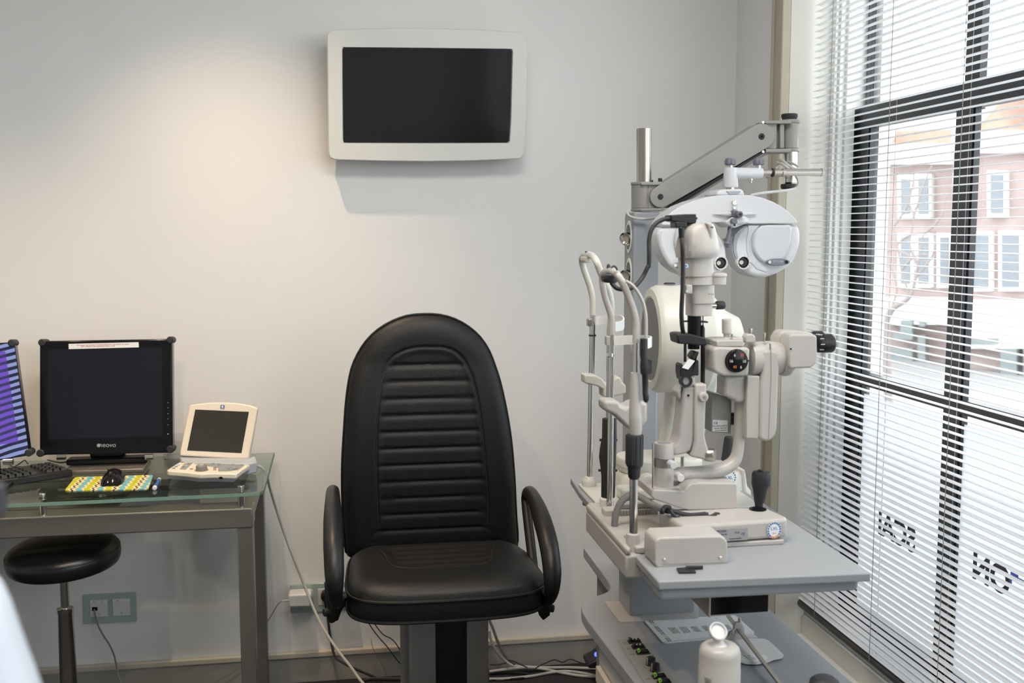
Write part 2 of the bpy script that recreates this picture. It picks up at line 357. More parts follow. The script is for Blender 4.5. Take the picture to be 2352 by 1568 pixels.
# ============================================================ OUTSIDE
struct(MB().box((1.9, -30, -.4), (60, 60, -.35)).build('floor_street', 'asphalt'))
az = math.radians(32); P0 = V((math.sin(az)*16, math.cos(az)*16, 0)); dh = V((-.54, .84, 0)).normalized(); nn = V((dh.y, -dh.x, 0))
if nn.dot(P0) > 0: nn = -nn
FP = Pln(P0, nn)
def house(name, outline, mat, label, wins, bands=(), dark=(), roof=None, dz=0):
    pts = [FP(*p, dz) for p in outline]; lo = min(p.z for p in pts)
    for p in pts:
        if p.z < .5: p.z = -.35
    b = thing(name, V((pts[0].x, pts[0].y, -.35)), label, 'building')
    MB().prism(pts, -FP.n*5).build('brick_wall', mat, b)
    if roof: MB().prism([FP(*p, dz+.15) for p in roof], -FP.n*4).build('roof', 'roof_tile', b)
    for x0, y0, x1, y1 in bands: MB().prism([FP(*p, dz+.2) for p in ((x0, y0), (x1, y0), (x1, y1), (x0, y1))], -FP.n*.4).build('cornice', 'stucco', b)
    for x0, y0, x1, y1 in wins:
        w = MB().prism([FP(*p, dz+.10) for p in ((x0, y0), (x1, y0), (x1, y1), (x0, y1))], -FP.n*.12).build('window', 'stucco', b)
        c = 6; MB().prism([FP(*p, dz+.12) for p in ((x0+c, y0+c+2), (x1-c, y0+c+2), (x1-c, y1-c-2), (x0+c, y1-c-2))], -FP.n*.05).build('pane', 'far_glass', w)
    for x0, y0, x1, y1 in dark: MB().prism([FP(*p, dz+.26) for p in ((x0, y0), (x1, y0), (x1, y1), (x0, y1))], -FP.n*.1).build('shop_window', 'shop_glass', b)
    return b
house('brick_house', [(1700, 372), (2188, 372), (2188, 940), (1700, 940)], 'brick_pink', 'pink brick house across the street with paired white windows, the left one of two', 
      [(2062, 402, 2096, 500), (2102, 400, 2138, 500), (2062, 536, 2096, 660), (2102, 536, 2138, 660), (2152, 536, 2184, 660)],
      bands=[(2030, 330, 2190, 376), (2030, 684, 2190, 745)], roof=[(2045, 332), (2060, 300), (2185, 296), (2190, 332)],
      dark=[(2068, 735, 2095, 765), (2108, 770, 2125, 850), (2040, 800, 2095, 870), (2110, 735, 2124, 750), (2052, 765, 2096, 780), (2108, 860, 2124, 900)])
house('brick_house', [(2188, 350), (2360, 330), (2700, 330), (2700, 940), (2188, 940)], 'brick_pink', 'pink brick house with tall orange gable roof across the street, nearest the right edge', 
      [(2190, 398, 2214, 502), (2268, 392, 2310, 498), (2228, 532, 2276, 668), (2294, 530, 2346, 668), (2380, 400, 2420, 500), (2380, 530, 2430, 670)],
      bands=[(2186, 300, 2360, 350), (2188, 690, 2700, 800)], roof=[(2232, 305), (2290, 240), (2330, 222), (2460, 215), (2560, 305)],
      dark=[(2298, 800, 2335, 950), (2222, 776, 2290, 790), (2350, 800, 2500, 950)], dz=.4)
t = MB(); tr = FP(2050, 900, 6.0); tr.z = -.35
def pt(x, y): return FP(x, y, 6.0)
t.tube([tr, pt(2035, 780), pt(2045, 715), pt(2090, 680), pt(2108, 610), pt(2120, 540)], [.04, .034, .032, .02, .012, .006], n=8)
for a in (((2090, 680), (2070, 620), (2062, 560), (2052, 520)), ((2100, 640), (2140, 590), (2150, 540)), ((2108, 610), (2090, 560), (2098, 500), (2080, 440)), ((2070, 620), (2100, 590), (2130, 585)), ((2045, 715), (2060, 660), (2040, 600)), ((2062, 560), (2090, 540), (2150, 530)), ((2110, 600), (2060, 575), (2030, 580)), ((2098, 500), (2120, 430), (2140, 380)), ((2052, 520), (2085, 470), (2100, 400)), ((2120, 540), (2160, 500), (2172, 450))):
    t.tube([pt(*q) for q in a], [.013-.003*i for i in range(len(a))], n=6)
tag(t.build('bare_tree', 'bark'), 'bare leafless street tree in front of the brick houses', 'tree')
# ============================================================ TELEVISION
TP = Pln(aY(979, 371, D-.085), (0, -1, -.11)); 
tv = thing('wall_television', aY(980, 371, D), 'white framed television with black screen mounted high on the wall', 'television')
out = [(92, 150), (92, 105), (130, 86), (350, 76), (600, 73), (850, 75), (1150, 84), (1450, 102), (1480, 118), (1488, 160), (1478, 550), (1465, 940), (1450, 972), (1420, 980), (1100, 993), (780, 998), (450, 994), (150, 986), (115, 978), (102, 945), (98, 550)]
scr = [(201, 214), (207, 207), (790, 212), (1370, 219), (1378, 226), (1366, 700), (1357, 862), (1350, 868), (780, 870), (212, 869), (206, 862), (202, 500)]
q1 = [TP(*cC(*p)) for p in out]; q2 = [TP(*cC(*p)) for p in scr]
m = MB(); m.pslab(TP, cC, out, -.030, -.055, 0)
fo = m.build('back_cover', 'tv_white', tv, bevel=.008, seg=3)
bz = MB(); N = 96                                             # bezel ring with bevelled rim, screen recessed
def resample(pts, n, ctr):
    L = [0]; 
    for i in range(len(pts)): L.append(L[-1]+(pts[(i+1) % len(pts)]-pts[i]).length)
    res = []
    for k in range(n):
        a = 2*math.pi*k/n; dx, dz = math.cos(a), math.sin(a); best = None
        for i in range(len(pts)):
            p, q = pts[i]-ctr, pts[(i+1) % len(pts)]-ctr; e = q-p; det = dx*(-e.z)-dz*(-e.x)
            if abs(det) < 1e-12: continue
            t_ = (p.x*(-e.z)-p.z*(-e.x))/det; s_ = (dx*p.z-dz*p.x)/det
            if t_ > 0 and -1e-6 <= s_ <= 1+1e-6: best = p+e*s_; break
        res.append(ctr+best)
    return res
c0 = TP(*cC(780, 540)); o1 = resample(q1, 240, c0); o2 = resample(q2, 240, c0); n_ = TP.n
def sh(r, k): return [c0+(p-c0)*k for p in r]
bz.loft([[p-n_*.032 for p in o1], [p-n_*.006 for p in o1], [p for p in sh(o1, .988)], [p for p in sh(o2, 1.008)], [p-n_*.008 for p in o2], [p-n_*.03 for p in o2]], cap=False)
bz.build('bezel', 'tv_white', tv)
MB().prism([p-n_*.009 for p in sh(o2, 1.004)], -n_*.015).build('screen', 'screen_black', tv)
b = TP(*cC(780, 560), -.05); MB().prism([b+V(p) for p in ((-.2, 0, -.15), (.2, 0, -.15), (.2, 0, .12), (-.2, 0, .12))], (0, D-b.y, 0)).build('wall_mount', 'tv_white', tv, bevel=.02, seg=3)
# ============================================================ DESK
ZG = .79
dk = thing('glass_desk', (-.7, 3.1, 0), 'glass topped desk on a grey metal frame against the back wall', 'desk')
def gz(p, z=ZG): return aZ(*p, z)
fr_, br_ = gz((605, 1130)), gz((600, 1040)); yb = min(br_.y, D-.03)
g = [V((-1.9, fr_.y-.09, ZG))]; fl = aZ(0, 1165, ZG-.008)
sl = (fr_.y-fl.y)/(fr_.x-fl.x); g = [V((-1.9, fr_.y+sl*(-1.9-fr_.x), ZG)), V((fr_.x-.035, fr_.y-.003, ZG)), V((fr_.x-.010, fr_.y+.006, ZG)), V((fr_.x, fr_.y+.03, ZG)), V((fr_.x-.0, yb, ZG)), V((-1.9, yb, ZG))]
MB().prism(g, (0, 0, -.010)).build('glass_top', 'desk_glass', dk)
MB().prism([p+V((0, .0004, -.0005)) for p in g[:3]]+[g[2]+V((0, .003, -.0005)), g[1]+V((0, .003, -.0005)), g[0]+V((0, .003, -.0005))], (0, 0, -.009)).build('glass_edge', 'glass_edge', dk)
MB().prism([g[2], g[3], g[4], g[4]-X1*.003, g[3]-X1*.003], (0, 0, -.009)).build('glass_edge', 'glass_edge', dk)
yf = fr_.y+.03; bt = aY(580, 1166, yf); bb = aY(580, 1212, yf); bx = bt.x
MB().box((-1.9, yf, bb.z), (bx, yf+.08, bt.z)).build('front_beam', 'desk_metal', dk, bevel=.004)
lx = aY(545, 1216, yf+.004).x
MB().box((lx, yf+.004, 0), (bx-.001, yf+.055, bb.z+.002)).build('leg', 'desk_metal', dk, bevel=.002)
MB().box((lx, yb-.06, 0), (bx-.001, yb-.01, bt.z-.02)).build('leg', 'desk_metal', dk, bevel=.002)
MB().box((bx-.045, yf+.08, bb.z+.015), (bx-.002, yb-.01, bt.z-.002)).build('side_rail', 'desk_metal', dk, bevel=.002)
MB().box((-1.9, yb-.06, bb.z+.01), (bx-.045, yb-.01, bt.z-.002)).build('back_rail', 'desk_metal', dk, bevel=.002)
for px in (98, 554):
    q = aY(px, 1155, yf+.02); s = MB(); s.cyl((q.x, q.y, bt.z-.001), (q.x, q.y, ZG-.010), .0095)
    so = s.build('standoff', 'chrome', dk); s = MB()
    s.cyl((q.x, q.y, ZG), (q.x, q.y, ZG+.004), .008).cyl((q.x, q.y, ZG+.004), (q.x, q.y, ZG+.009), .0095); s.build('cap_nut', 'chrome', so, bevel=.001)
# shelf / tray under the glass on the left
MB().box((-1.8, yf+.10, bt.z-.012), (-.62, yb-.07, bt.z-.004)).build('under_shelf', 'desk_metal', dk)
# ---- square black monitor
MP = Pln(aY(240, 1045, 3.22), (.02, -1, .10))
mo = thing('computer_monitor', (aY(240, 1050, 3.22).x, 3.24, ZG), 'square black computer monitor with round corner bumpers and a paper strip along its top', 'monitor')
o_ = [(285, 135), (1240, 119), (1245, 940), (285, 956)]
MB().pslab(MP, cA, o_, 0, -.045).build('housing', 'gloss_black', mo, bevel=.004)
MB().pslab(MP, cA, [(350, 197), (1168, 185), (1170, 822), (343, 845)], .0006, -.002).build('screen', 'screen_blue', mo)
for u, v, r in ((300, 146, 28), (1225, 127, 27), (288, 943, 29), (1226, 915, 28)):
    p = MP(*cA(u, v), .006); rr = (MP(*cA(u+r, v), .006)-p).length; MB().cyl(p, p-MP.n*.058, rr, n=28).build('corner_bumper', 'rubber', mo, bevel=.003)
def ptext(b, sz, pl, c, u, v, mat, par, off=.001, name='lettering', du=(10, 0)):
    o = pl(*c(u, v), off); x = (pl(*c(u+du[0], v+du[1]), off)-o).normalized(); return text(b, sz, o, x, pl.n.cross(x), mat, par, name, .0003)
ptext('neovo', .019, MP, cA, 775, 884, 'unit_grey', mo, name='brand_lettering')
p = MP(*cA(711, 886), .001); MB().cyl(p, p+MP.n*.0008, .0056, n=6).build('brand_emblem', 'unit_grey', mo)
for v in (578, 615, 658, 695, 737, 804):
    p = MP(*cA(1210, v), .001); MB().cyl(p, p+MP.n*.0006, .0012 if v < 800 else .002, n=10).build('button_light', 'unit_grey', mo)
b0 = aZ(153, 1081, ZG); b1 = aZ(335, 1078, ZG)
MB().prism([V((b0.x, 3.18, ZG+.001)), V((b1.x, 3.18, ZG+.001)), V((b1.x-.005, 3.34, ZG+.001)), V((b0.x+.01, 3.34, ZG+.001))], (0, 0, .010)).build('stand_foot', 'desk_metal', mo, bevel=.002)
q = aY(245, 1000, 3.28); MB().box((aY(150, 1050, 3.25).x, 3.25, ZG+.0115), (aY(336, 1050, 3.25).x, 3.30, ZG+.03)).box((q.x-.05, 3.275, ZG+.028), (q.x+.05, 3.31, ZG+.22)).build('stand_neck', 'black_plastic', mo, bevel=.006)
for u in (442, 1076):
    p = aY(*cA(u, 968), 3.215); MB().cyl(p-X1*.012, p+X1*.012, .009, n=16).build('hinge_pin', 'chrome', mo)
nt_ = MB().pslab(MP, cA, [(494, 155), (998, 143), (1000, 180), (495, 193)], .0022, .0018).build('paper_note', 'paper')
tag(nt_, 'long white paper strip with red print stuck along the monitor top', 'note')
for u, v, s_ in ((742, 160, 'Wanneer een patient is binnengekomen dan eerst de status'), (705, 172, 'DIT scherm niet uitzetten, dank u wel')):
    o = MP(*cA(u, v), .0024); x = (MP(*cA(u+10, v-.25), .0024)-o).normalized(); text(s_, .0062, o, x, MP.n.cross(x), 'ink_red', nt_, 'print', .0001)
# ---- second monitor at the left edge
A, B = aY(33, 787, 3.10), aY(74, 1047, 3.00); C_ = aY(-230, 800, 3.30)
nn2 = (B-A).cross(C_-A).normalized(); nn2 = V((.12, -1, .10))
M2 = Pln(A, nn2)
m2 = thing('computer_monitor', (A.x-.15, 3.16, ZG), 'computer monitor at the left edge with purple striped screen and blind reflection painted on its bezel', 'monitor')
MB().pslab(M2, cA, [(-800, 190), (104, 142), (215, 958), (-600, 1090)], 0, -.045).build('housing', 'gloss_black', m2, bevel=.004)
def stripes():
    m = bpy.data.materials.new('screen_stripes'); m.use_nodes = True; nt = m.node_tree; b = nt.nodes['Principled BSDF']
    tc = nt.nodes.new('ShaderNodeTexCoord'); w = nt.nodes.new('ShaderNodeTexWave'); w.wave_type = 'BANDS'; w.bands_direction = 'Z'
    w.inputs['Scale'].default_value = 17; w.inputs['Distortion'].default_value = 1.2; w.inputs['Detail'].default_value = 0; w.inputs['Detail Scale'].default_value = .8
    r = nt.nodes.new('ShaderNodeValToRGB'); e = r.color_ramp.elements; e[0].position = .2; e[0].color = (.05, .05, .16, 1); e[1].position = .62; e[1].color = (.26, .12, .85, 1)
    mp = nt.nodes.new('ShaderNodeMapping'); mp.inputs['Rotation'].default_value = (0, .28, 0); nt.links.new(tc.outputs['Object'], mp.inputs[0]); nt.links.new(mp.outputs[0], w.inputs[0]); nt.links.new(w.outputs['Fac'], r.inputs[0])
    b.inputs['Base Color'].default_value = (.01, .01, .02, 1); b.inputs['Roughness'].default_value = .1
    nt.links.new(r.outputs[0], b.inputs['Emission Color']); b.inputs['Emission Strength'].default_value = .9; M['screen_stripes'] = m
    m2_ = m.copy(); M['reflection_stripes'] = m2_; rr = [n for n in m2_.node_tree.nodes if n.type == 'VALTORGB'][0].color_ramp.elements  # pale copy carries the painted reflection of the blind
    rr[0].position = .35; rr[0].color = (.01, .015, .06, 1); rr[1].position = .6; rr[1].color = (.42, .50, .95, 1)
stripes()
MB().pslab(M2, cA, [(-700, 250), (38, 208), (132, 862), (-560, 960)], .0012, -.001).build('screen', 'screen_stripes', m2)
MB().pslab(M2, cA, [(-780, 205), (100, 150), (208, 950), (-600, 1080)], .0006, -.001).build('bezel_reflection', 'reflection_stripes', m2)  # glowing stripes painted over the bezel as the blind's reflection
for u, v in ((83, 149), (205, 940)):
    p = M2(*cA(u, v), .006); rr = (M2(*cA(u+27, v), .006)-p).length; MB().cyl(p, p-M2.n*.058, .0105, n=28).build('corner_bumper', 'rubber', m2, bevel=.003)
q = aY(*cA(60, 1002), 3.0); MB().cyl(q-X1*.012, q+X1*.012, .009, n=16).build('hinge_pin', 'chrome', m2)
MB().box((q.x-.20, 3.0, ZG+.001), (q.x-.01, 3.2, ZG+.012)).box((q.x-.16, 3.10, ZG+.012), (q.x-.06, 3.13, ZG+.2)).build('stand_foot', 'black_plastic', m2)
# ---- keyboard
kb_r, kb_f = aZ(118, 1063, ZG+.02), aZ(167, 1079, ZG+.02); kd = aZ(0, 1103, ZG+.02)-kb_f; kd.normalize(); kq = kb_r-kb_f
kb = thing('keyboard', kb_f+kd*.2-Z1*.02, 'black keyboard on the glass desk at the left edge', 'keyboard')
kqn = kq.normalized(); kl = .15
MB().prism([kb_f, kb_f+kqn*kl, kb_f+kqn*kl+kd*.44, kb_f+kd*.44], (0, 0, -.0195)).build('body', 'black_plastic', kb, bevel=.003)
for r in range(5):
    for c in range(12):
        if c in (3,): continue
        a = kb_f+kqn*(.014+r*.0235)+kd*(.010+c*.0195+(.004 if c > 3 else 0)); w = .0165
        MB().loft([[a, a+kqn*.019, a+kqn*.019+kd*w, a+kd*w], [p+Z1*.007 for p in (a+kqn*.003+kd*.002, a+kqn*.016+kd*.002, a+kqn*.016+kd*(w-.002), a+kqn*.003+kd*(w-.002))]]).build('key', 'black_plastic', kb)
# ---- mouse pad with wavy stripes, mouse
def padmat():
    m = bpy.data.materials.new('wavy_pad'); m.use_nodes = True; nt = m.node_tree; b = nt.nodes['Principled BSDF']; b.inputs['Roughness'].default_value = .6
    N = nt.nodes.new; L = nt.links.new; tc = N('ShaderNodeTexCoord'); sp = N('ShaderNodeSeparateXYZ'); L(tc.outputs['Object'], sp.inputs[0])
    def mt(op, a, b_=None):
        n = N('ShaderNodeMath'); n.operation = op
        for i, v in enumerate((a, b_)):
            if v is None: continue
            if isinstance(v, (int, float)): n.inputs[i].default_value = v
            else: L(v, n.inputs[i])
        return n.outputs[0]
    wv = mt('MULTIPLY', mt('SINE', mt('MULTIPLY', sp.outputs[1], 190)), .0035)
    ph = mt('MULTIPLY', mt('ADD', mt('ADD', sp.outputs[0], wv), 1), 17.5); fr = mt('FRACT', ph)
    r = N('ShaderNodeValToRGB'); cr = r.color_ramp; cr.interpolation = 'CONSTANT'
    cols = [(0, (.72, .62, .33)), (.12, (.16, .42, .47)), (.40, (.75, .68, .42)), (.50, (.50, .50, .02)), (.78, (.75, .68, .42)), (.88, (.10, .05, .03)), (.97, (.75, .68, .42))]
    while len(cr.elements) < len(cols): cr.elements.new(.5)
    for e, (p, c) in zip(cr.elements, cols): e.position = p; e.color = (*c, 1)
    L(fr, r.inputs[0]); L(r.outputs[0], b.inputs['Base Color']); M['wavy_pad'] = m
padmat()
pp = [aZ(x, y, ZG+.003) for x, y in ((148, 1126), (340, 1122), (352, 1090), (173, 1095))]
def rounded(pts, r, k=5):
    out = []; n = len(pts)
    for i in range(n):
        p, a, b = pts[i], pts[i-1], pts[(i+1) % n]; da, db = (a-p).normalized()*r, (b-p).normalized()*r
        for j in range(k+1):
            t = j/k; out.append((p+da)*(1-t)**2+p*2*t*(1-t)+(p+db)*t*t)
    return out
pd = MB().prism(rounded(pp, .012), (0, 0, -.0029)).build('mouse_pad', 'wavy_pad'); tag(pd, 'mouse pad with yellow, blue and brown wavy stripes on the glass desk', 'mouse pad')
q = aZ(255, 1112, ZG+.004); ms = thing('computer_mouse', q, 'glossy black computer mouse on the striped mouse pad', 'mouse')
m = MB(); rings = []
for t, w, h in ((0, .020, .010), (.012, .027, .022), (.035, .030, .033), (.065, .029, .036), (.09, .026, .029), (.108, .018, .014)):
    rings.append([q+V((math.cos(a)*w, t-.02, max(0, math.sin(a))*h)) for a in [2*math.pi*k/24 for k in range(24)]])
m.loft(rings).build('shell', 'gloss_black', ms); MB().cyl(q+V((-.003, .002, .030)), q+V((.003, .002, .030)), .006).build('scroll_wheel', 'rubber', ms)
cable('mouse_cable', [q+V((0, .085, .010)), aZ(215, 1066, ZG+.004), aZ(175, 1057, ZG+.004), aZ(140, 1062, ZG+.02), aZ(110, 1056, ZG+.01)], .0022, 'dark_cable', 'thin black mouse cable curving across the glass from the mouse')
cable('keyboard_cable', [aZ(56, 1058, ZG+.006)-X1*.05, aZ(25, 1075, ZG+.004)+Y1*.02, aZ(40, 1068, ZG+.03)+Y1*.02, aZ(52, 1060, ZG+.03)+Y1*.02, aZ(57, 1070, ZG+.02)+Y1*.03], .002, 'dark_cable', 'black cable rising behind the keyboard under the striped monitor')
# ---- little vial
a, b = aZ(*cA(1112, 1195), ZG+.006), aZ(*cA(1147, 1132), ZG+.006); vl = thing('eye_drop_vial', a-Z1*.006, 'small white and blue vial lying on the glass beside the mouse pad', 'vial')
MB().cyl(a+(b-a)*.25, b, .0045).build('tube', 'label_blue', vl); MB().lathe(a, b-a, [(0, .003), (.001, .006), (.012, .0062), (.014, .004)]).build('cap', 'white_plastic', vl, bevel=.001)
MB().lathe(b-(b-a).normalized()*.006, b-a, [(0, .0045), (.001, .0055), (.008, .0052), (.010, .003)]).build('cap', 'white_plastic', vl)
# ---- acrylic holder behind
a = aZ(376, 1056, ZG+.001); m = MB(); w = .10
m.box((a.x, a.y+.0, ZG+.001), (a.x+w, a.y+.08, ZG+.004)); m.box((a.x, a.y+.07, ZG+.004), (a.x+w, a.y+.073, ZG+.07)); m.box((a.x+w-.003, a.y, ZG+.004), (a.x+w, a.y+.07, ZG+.045)); m.box((a.x, a.y, ZG+.004), (a.x+w, a.y+.003, ZG+.02))
tag(m.build('card_holder', 'acrylic'), 'clear acrylic card holder between the square monitor and the control console', 'holder')
# ---- control console
cs_c = aZ(485, 1085, ZG); cs = thing('control_console', cs_c, 'cream control console with flip up grey screen on the glass desk', 'console')
top = [(22, 1168), (130, 1100), (245, 1030), (700, 1052), (1232, 1075), (1270, 1090), (1160, 1160), (1065, 1228), (880, 1226), (700, 1220), (520, 1228), (330, 1205), (170, 1192), (40, 1182)]
zt = ZG+.040
MB().zslab(e4, top, zt, zt-.014).build('base_top', 'warm_white', cs, bevel=.003)
bq = [aZ(*e4(*p), zt-.014) for p in top]; bc = sum(bq, V())/len(bq)
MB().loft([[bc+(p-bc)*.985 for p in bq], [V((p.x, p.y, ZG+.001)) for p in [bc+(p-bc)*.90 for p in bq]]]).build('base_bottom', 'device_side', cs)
pz = aZ(*e4(1290, 1040), zt); MB().zslab(e4, [(205, 960), (240, 1035), (1232, 1078), (1370, 1050), (1350, 960), (1230, 940)], zt+.004, ZG+.012).build('rear_housing', 'device_side', cs, bevel=.004)
CP = Pln(aZ(*e4(700, 985), zt+.005), (-.22, -.92, .30))
lid = [(212, 945), (215, 900), (290, 520), (345, 260), (362, 195), (500, 172), (700, 155), (860, 153), (1060, 163), (1250, 192), (1378, 235), (1376, 260), (1300, 700), (1245, 985), (1232, 1004), (1000, 1000), (500, 970), (230, 958)]
MB().pslab(CP, e4, lid, 0, -.018).build('screen_lid', 'warm_white', cs, bevel=.004, seg=3)
MB().pslab(CP, e4, [(448, 262), (1252, 297), (1140, 915), (325, 876)], .0008, -.002).build('screen', 'screen_grey', cs)
MB().pslab(CP, e4, [(828, 195), (889, 198), (882, 254), (822, 250)], .0012, 0).build('emblem', 'label_blue', cs)
MB().pslab(CP, e4, [(843, 207), (868, 207), (866, 233), (840, 232)], .0016, 0).build('emblem_mark', 'paper', cs)
MB().pslab(CP, e4, [(836, 240), (876, 242), (874, 247), (835, 246)], .0016, 0).build('emblem_mark', 'paper', cs)
k = aZ(*e4(543, 1175), zt); MB().lathe(k, Z1, [(0, .018), (.002, .0182), (.002, .0155), (.013, .0152), (.015, .013)]).build('dial_knob', 'button_grey', cs); MB().cyl(k+Z1*.0145, k+Z1*.0165, .007).build('dial_cap', 'kerato_face', cs)
for mat, nm, L in (('button_blue', 'button', ((195, 1100), (316, 1108), (718, 1124), (855, 1152), (888, 1130))), ('button_grey', 'button', ((160, 1122), (125, 1148), (255, 1058), (345, 1080), (270, 1130), (390, 1158), (740, 1170), (1015, 1088), (1145, 1092), (720, 1078), (800, 1084))), ('button_red', 'button', ((740, 1146),))):
    for u, v in L:
        c = aZ(*e4(u, v), zt); MB().box((c.x-.0042, c.y-.0028, zt), (c.x+.0042, c.y+.0028, zt+.0018)).build(nm, mat, cs)
for poly in ([(210, 1155), (290, 1065), (415, 1060), (300, 1165)], [(420, 1070), (700, 1070), (1190, 1095), (1100, 1165), (930, 1190), (790, 1190), (795, 1140), (640, 1110)]):
    MB().zslab(e4, poly, zt+.0006, zt-.001).build('key_panel', 'panel_grey', cs)
c = aZ(*e4(1010, 1155), zt); MB().cyl(c, c+Z1*.0015, .0145, n=28).build('cursor_pad', 'button_grey', cs)
for dx, dy in ((.003, .008), (-.004, -.008)): MB().prism(MB().ring(c+V((dx, dy, .0015)), X1, Y1, .006, .0035, 16), (0, 0, .0012)).build('button', 'button_blue', cs)
c = aZ(*e4(835, 1274), zt-.010); MB().prism(MB().ring(V((c.x, c.y-.004, zt-.012)), X1, Z1, .006, .0035, 16), (0, .01, 0)).build('jack_socket', 'gloss_black', cs)
cable('console_cable', [aY(585, 1068, 3.19), aY(600, 1073, 3.19), aY(612, 1090, 3.2), aY(620, 1120, 3.24), aY(632, 1160, 3.28), aY(650, 1215, 3.3), aY(672, 1275, 3.3), aY(692, 1325, 3.3), aY(710, 1372, 3.28), aY(736, 1430, 3.22), aY(770, 1485, 3.1), aY(805, 1530, 3.0), aY(840, 1575, 2.9), aY(900, 1620, 2.85)], .0042, 'white_cable', 'long white cable hanging from the cream console past the wall sockets to the floor')
# ============================================================ STOOL
SY = 3.08; sc_ = aY(147, 1268, SY); st_ = thing('rolling_stool', (sc_.x, SY, 0), 'round black padded stool on a chrome gas lift, pushed under the desk', 'stool')
zt = aY(147, 1244, SY).z; zb_ = aY(147, 1298, SY).z; R = (aY(279, 1270, SY)-aY(15, 1270, SY)).length/2
tlt = V((-.035, -.05, 1)).normalized(); ce = V((sc_.x, SY, zb_))
MB().lathe(ce, tlt, [(0, R*.55), (0, R*.92), (.004, R*.955), (.014, R*.985), (.030, R), (.042, R*.99), (.054, R*.95), (.063, R*.86), (.070, R*.68), (.074, R*.4), (.075, .001)], 64).build('seat', 'dark_seat', st_)
MB().lathe(ce+tlt*.044, tlt, [(-.0012, R*.975), (-.0012, R*.993), (.0012, R*.990), (.0012, R*.97)], 64).build('piping', 'dark_seat', st_)
bx_ = V((aY(150, 1400, SY).x, SY, 0)); zc = aY(155, 1405, SY).z
MB().cyl(bx_+Z1*(zb_-.003), bx_+Z1*(zb_-.014), .026).build('seat_plate', 'black_plastic', st_)
MB().cyl(bx_+Z1*(zc-.1), bx_+Z1*(zb_-.012), .0125).build('piston', 'chrome', st_)
MB().lathe(bx_+Z1*.12, Z1, [(0, .025), (zc-.12, .0215), (zc-.118, .023), (zc-.108, .023), (zc-.106, .016)]).build('cylinder', 'chrome', st_)
for k in range(5):
    a = 2*math.pi*k/5+.3; d = V((math.cos(a), math.sin(a), 0)); MB().tube([bx_+Z1*.13, bx_+d*.12+Z1*.12, bx_+d*.24+Z1*.07], [.022, .018, .013], n=10).build('base_leg', 'black_plastic', st_)
    w = bx_+d*.24+Z1*.025; t = d.cross(Z1); MB().cyl(w-t*.018, w+t*.018, .025).build('caster', 'rubber', st_)
# ============================================================ SOCKETS ON THE WALL
def on_wall(name, c, out, inserts, label, cat):
    q = [aY(*c(*p), D-.010) for p in out]; ctr = sum(q, V())/len(q); b = thing(name, V((ctr.x, D, ctr.z)), label, cat)
    MB().prism(q, (0, .0098, 0)).build('glass_plate', 'socket_glass', b, bevel=.0015)
    for p in inserts: MB().slab(c, p, D-.013, D-.009).build('insert', 'socket_white', b, bevel=.001)
    return b
ds = on_wall('data_socket', cB, [(640, 626), (1048, 604), (1055, 828), (648, 848)], [[(692, 668), (828, 664), (832, 792), (698, 797)], [(866, 660), (1000, 656), (1005, 782), (872, 788)]], 'pale green glass double network socket on the wall under the desk', 'socket')
for p in ([(694, 668), (828, 664), (828, 681), (695, 685)], [(867, 660), (1000, 656), (1001, 672), (868, 676)]): MB().slab(cB, p, D-.0155, D-.012).build('label_strip', 'paper', ds)
for u, v in ((731, 733), (797, 727), (907, 723), (968, 719)):
    MB().slab(cB, [(u-21, v-14), (u+21, v-15), (u+21, v+13), (u-21, v+14)], D-.0145, D-.012).build('port', 'gloss_black' if u == 731 else 'white_plastic', ds)
for u, v in ((765, 771), (938, 763)): MB().disc(cB, u, v, 7, D-.0145, D-.012).build('screw', 'socket_glass', ds)
for u, v, s_ in ((725, 676, 'A2'), (790, 674, 'A3'), (905, 669, 'A4')):
    q = aY(*cB(u, v), D-.0158); text(s_, .007, q, X1, Z1, 'ink', ds, 'lettering', .0001)
cable('network_cable', [aY(*cB(*p), y) for p, y in (((728, 737), D-.016), ((735, 780), D-.03), ((757, 860), D-.04), ((800, 940), D-.05), ((845, 1010), D-.06), ((880, 1090), D-.07), ((900, 1180), D-.08), ((920, 1270), D-.10), ((960, 1400), D-.14))], .0028, 'grey_hose', 'thin grey network cable hanging from the left socket plate')
ps = on_wall('power_socket', d6, [(412, 495), (860, 468), (1330, 445), (1330, 750), (870, 780), (415, 805)], [[(480, 552), (662, 545), (668, 722), (484, 728)], [(717, 538), (905, 530), (910, 708), (722, 716)], [(960, 528), (1140, 520), (1145, 700), (965, 706)]], 'pale green glass triple power socket on the wall behind the armchair', 'socket')
MB().disc(d6, 580, 630, 55, D-.0135, D-.012).build('outlet_well', 'panel_grey', ps); MB().disc(d6, 1050, 600, 62, D-.0135, D-.012).build('outlet_well', 'panel_grey', ps)
ad = thing('power_adapter', aY(*d6(515, 665), D-.05), 'white box power adapter plugged into the left power outlet', 'adapter')
MB().slab(d6, [(393, 603), (640, 590), (648, 625), (642, 735), (400, 742)], D-.072, D-.013).build('body', 'white_plastic', ad, bevel=.006, seg=3)
MB().cyl(aY(*d6(395, 660), D-.05), aY(*d6(322, 668), D-.05), .0035, .002).build('strain_relief', 'white_plastic', ad)
cable('adapter_cable', [aY(*d6(*p), y) for p, y in (((325, 668), D-.05), ((290, 690), D-.05), ((240, 770), D-.045), ((180, 870), D-.04), ((120, 970), D-.04), ((85, 1050), D-.04), ((40, 1180), D-.04))]+[aY(560, 1525, D-.04), aY(490, 1570, D-.05)], .0014, 'grey_hose', 'very thin grey cable running from the white adapter behind the desk leg')
pg = thing('power_plug', aY(*d6(810, 640), D-.04), 'round black angled plug in the middle power outlet', 'plug')
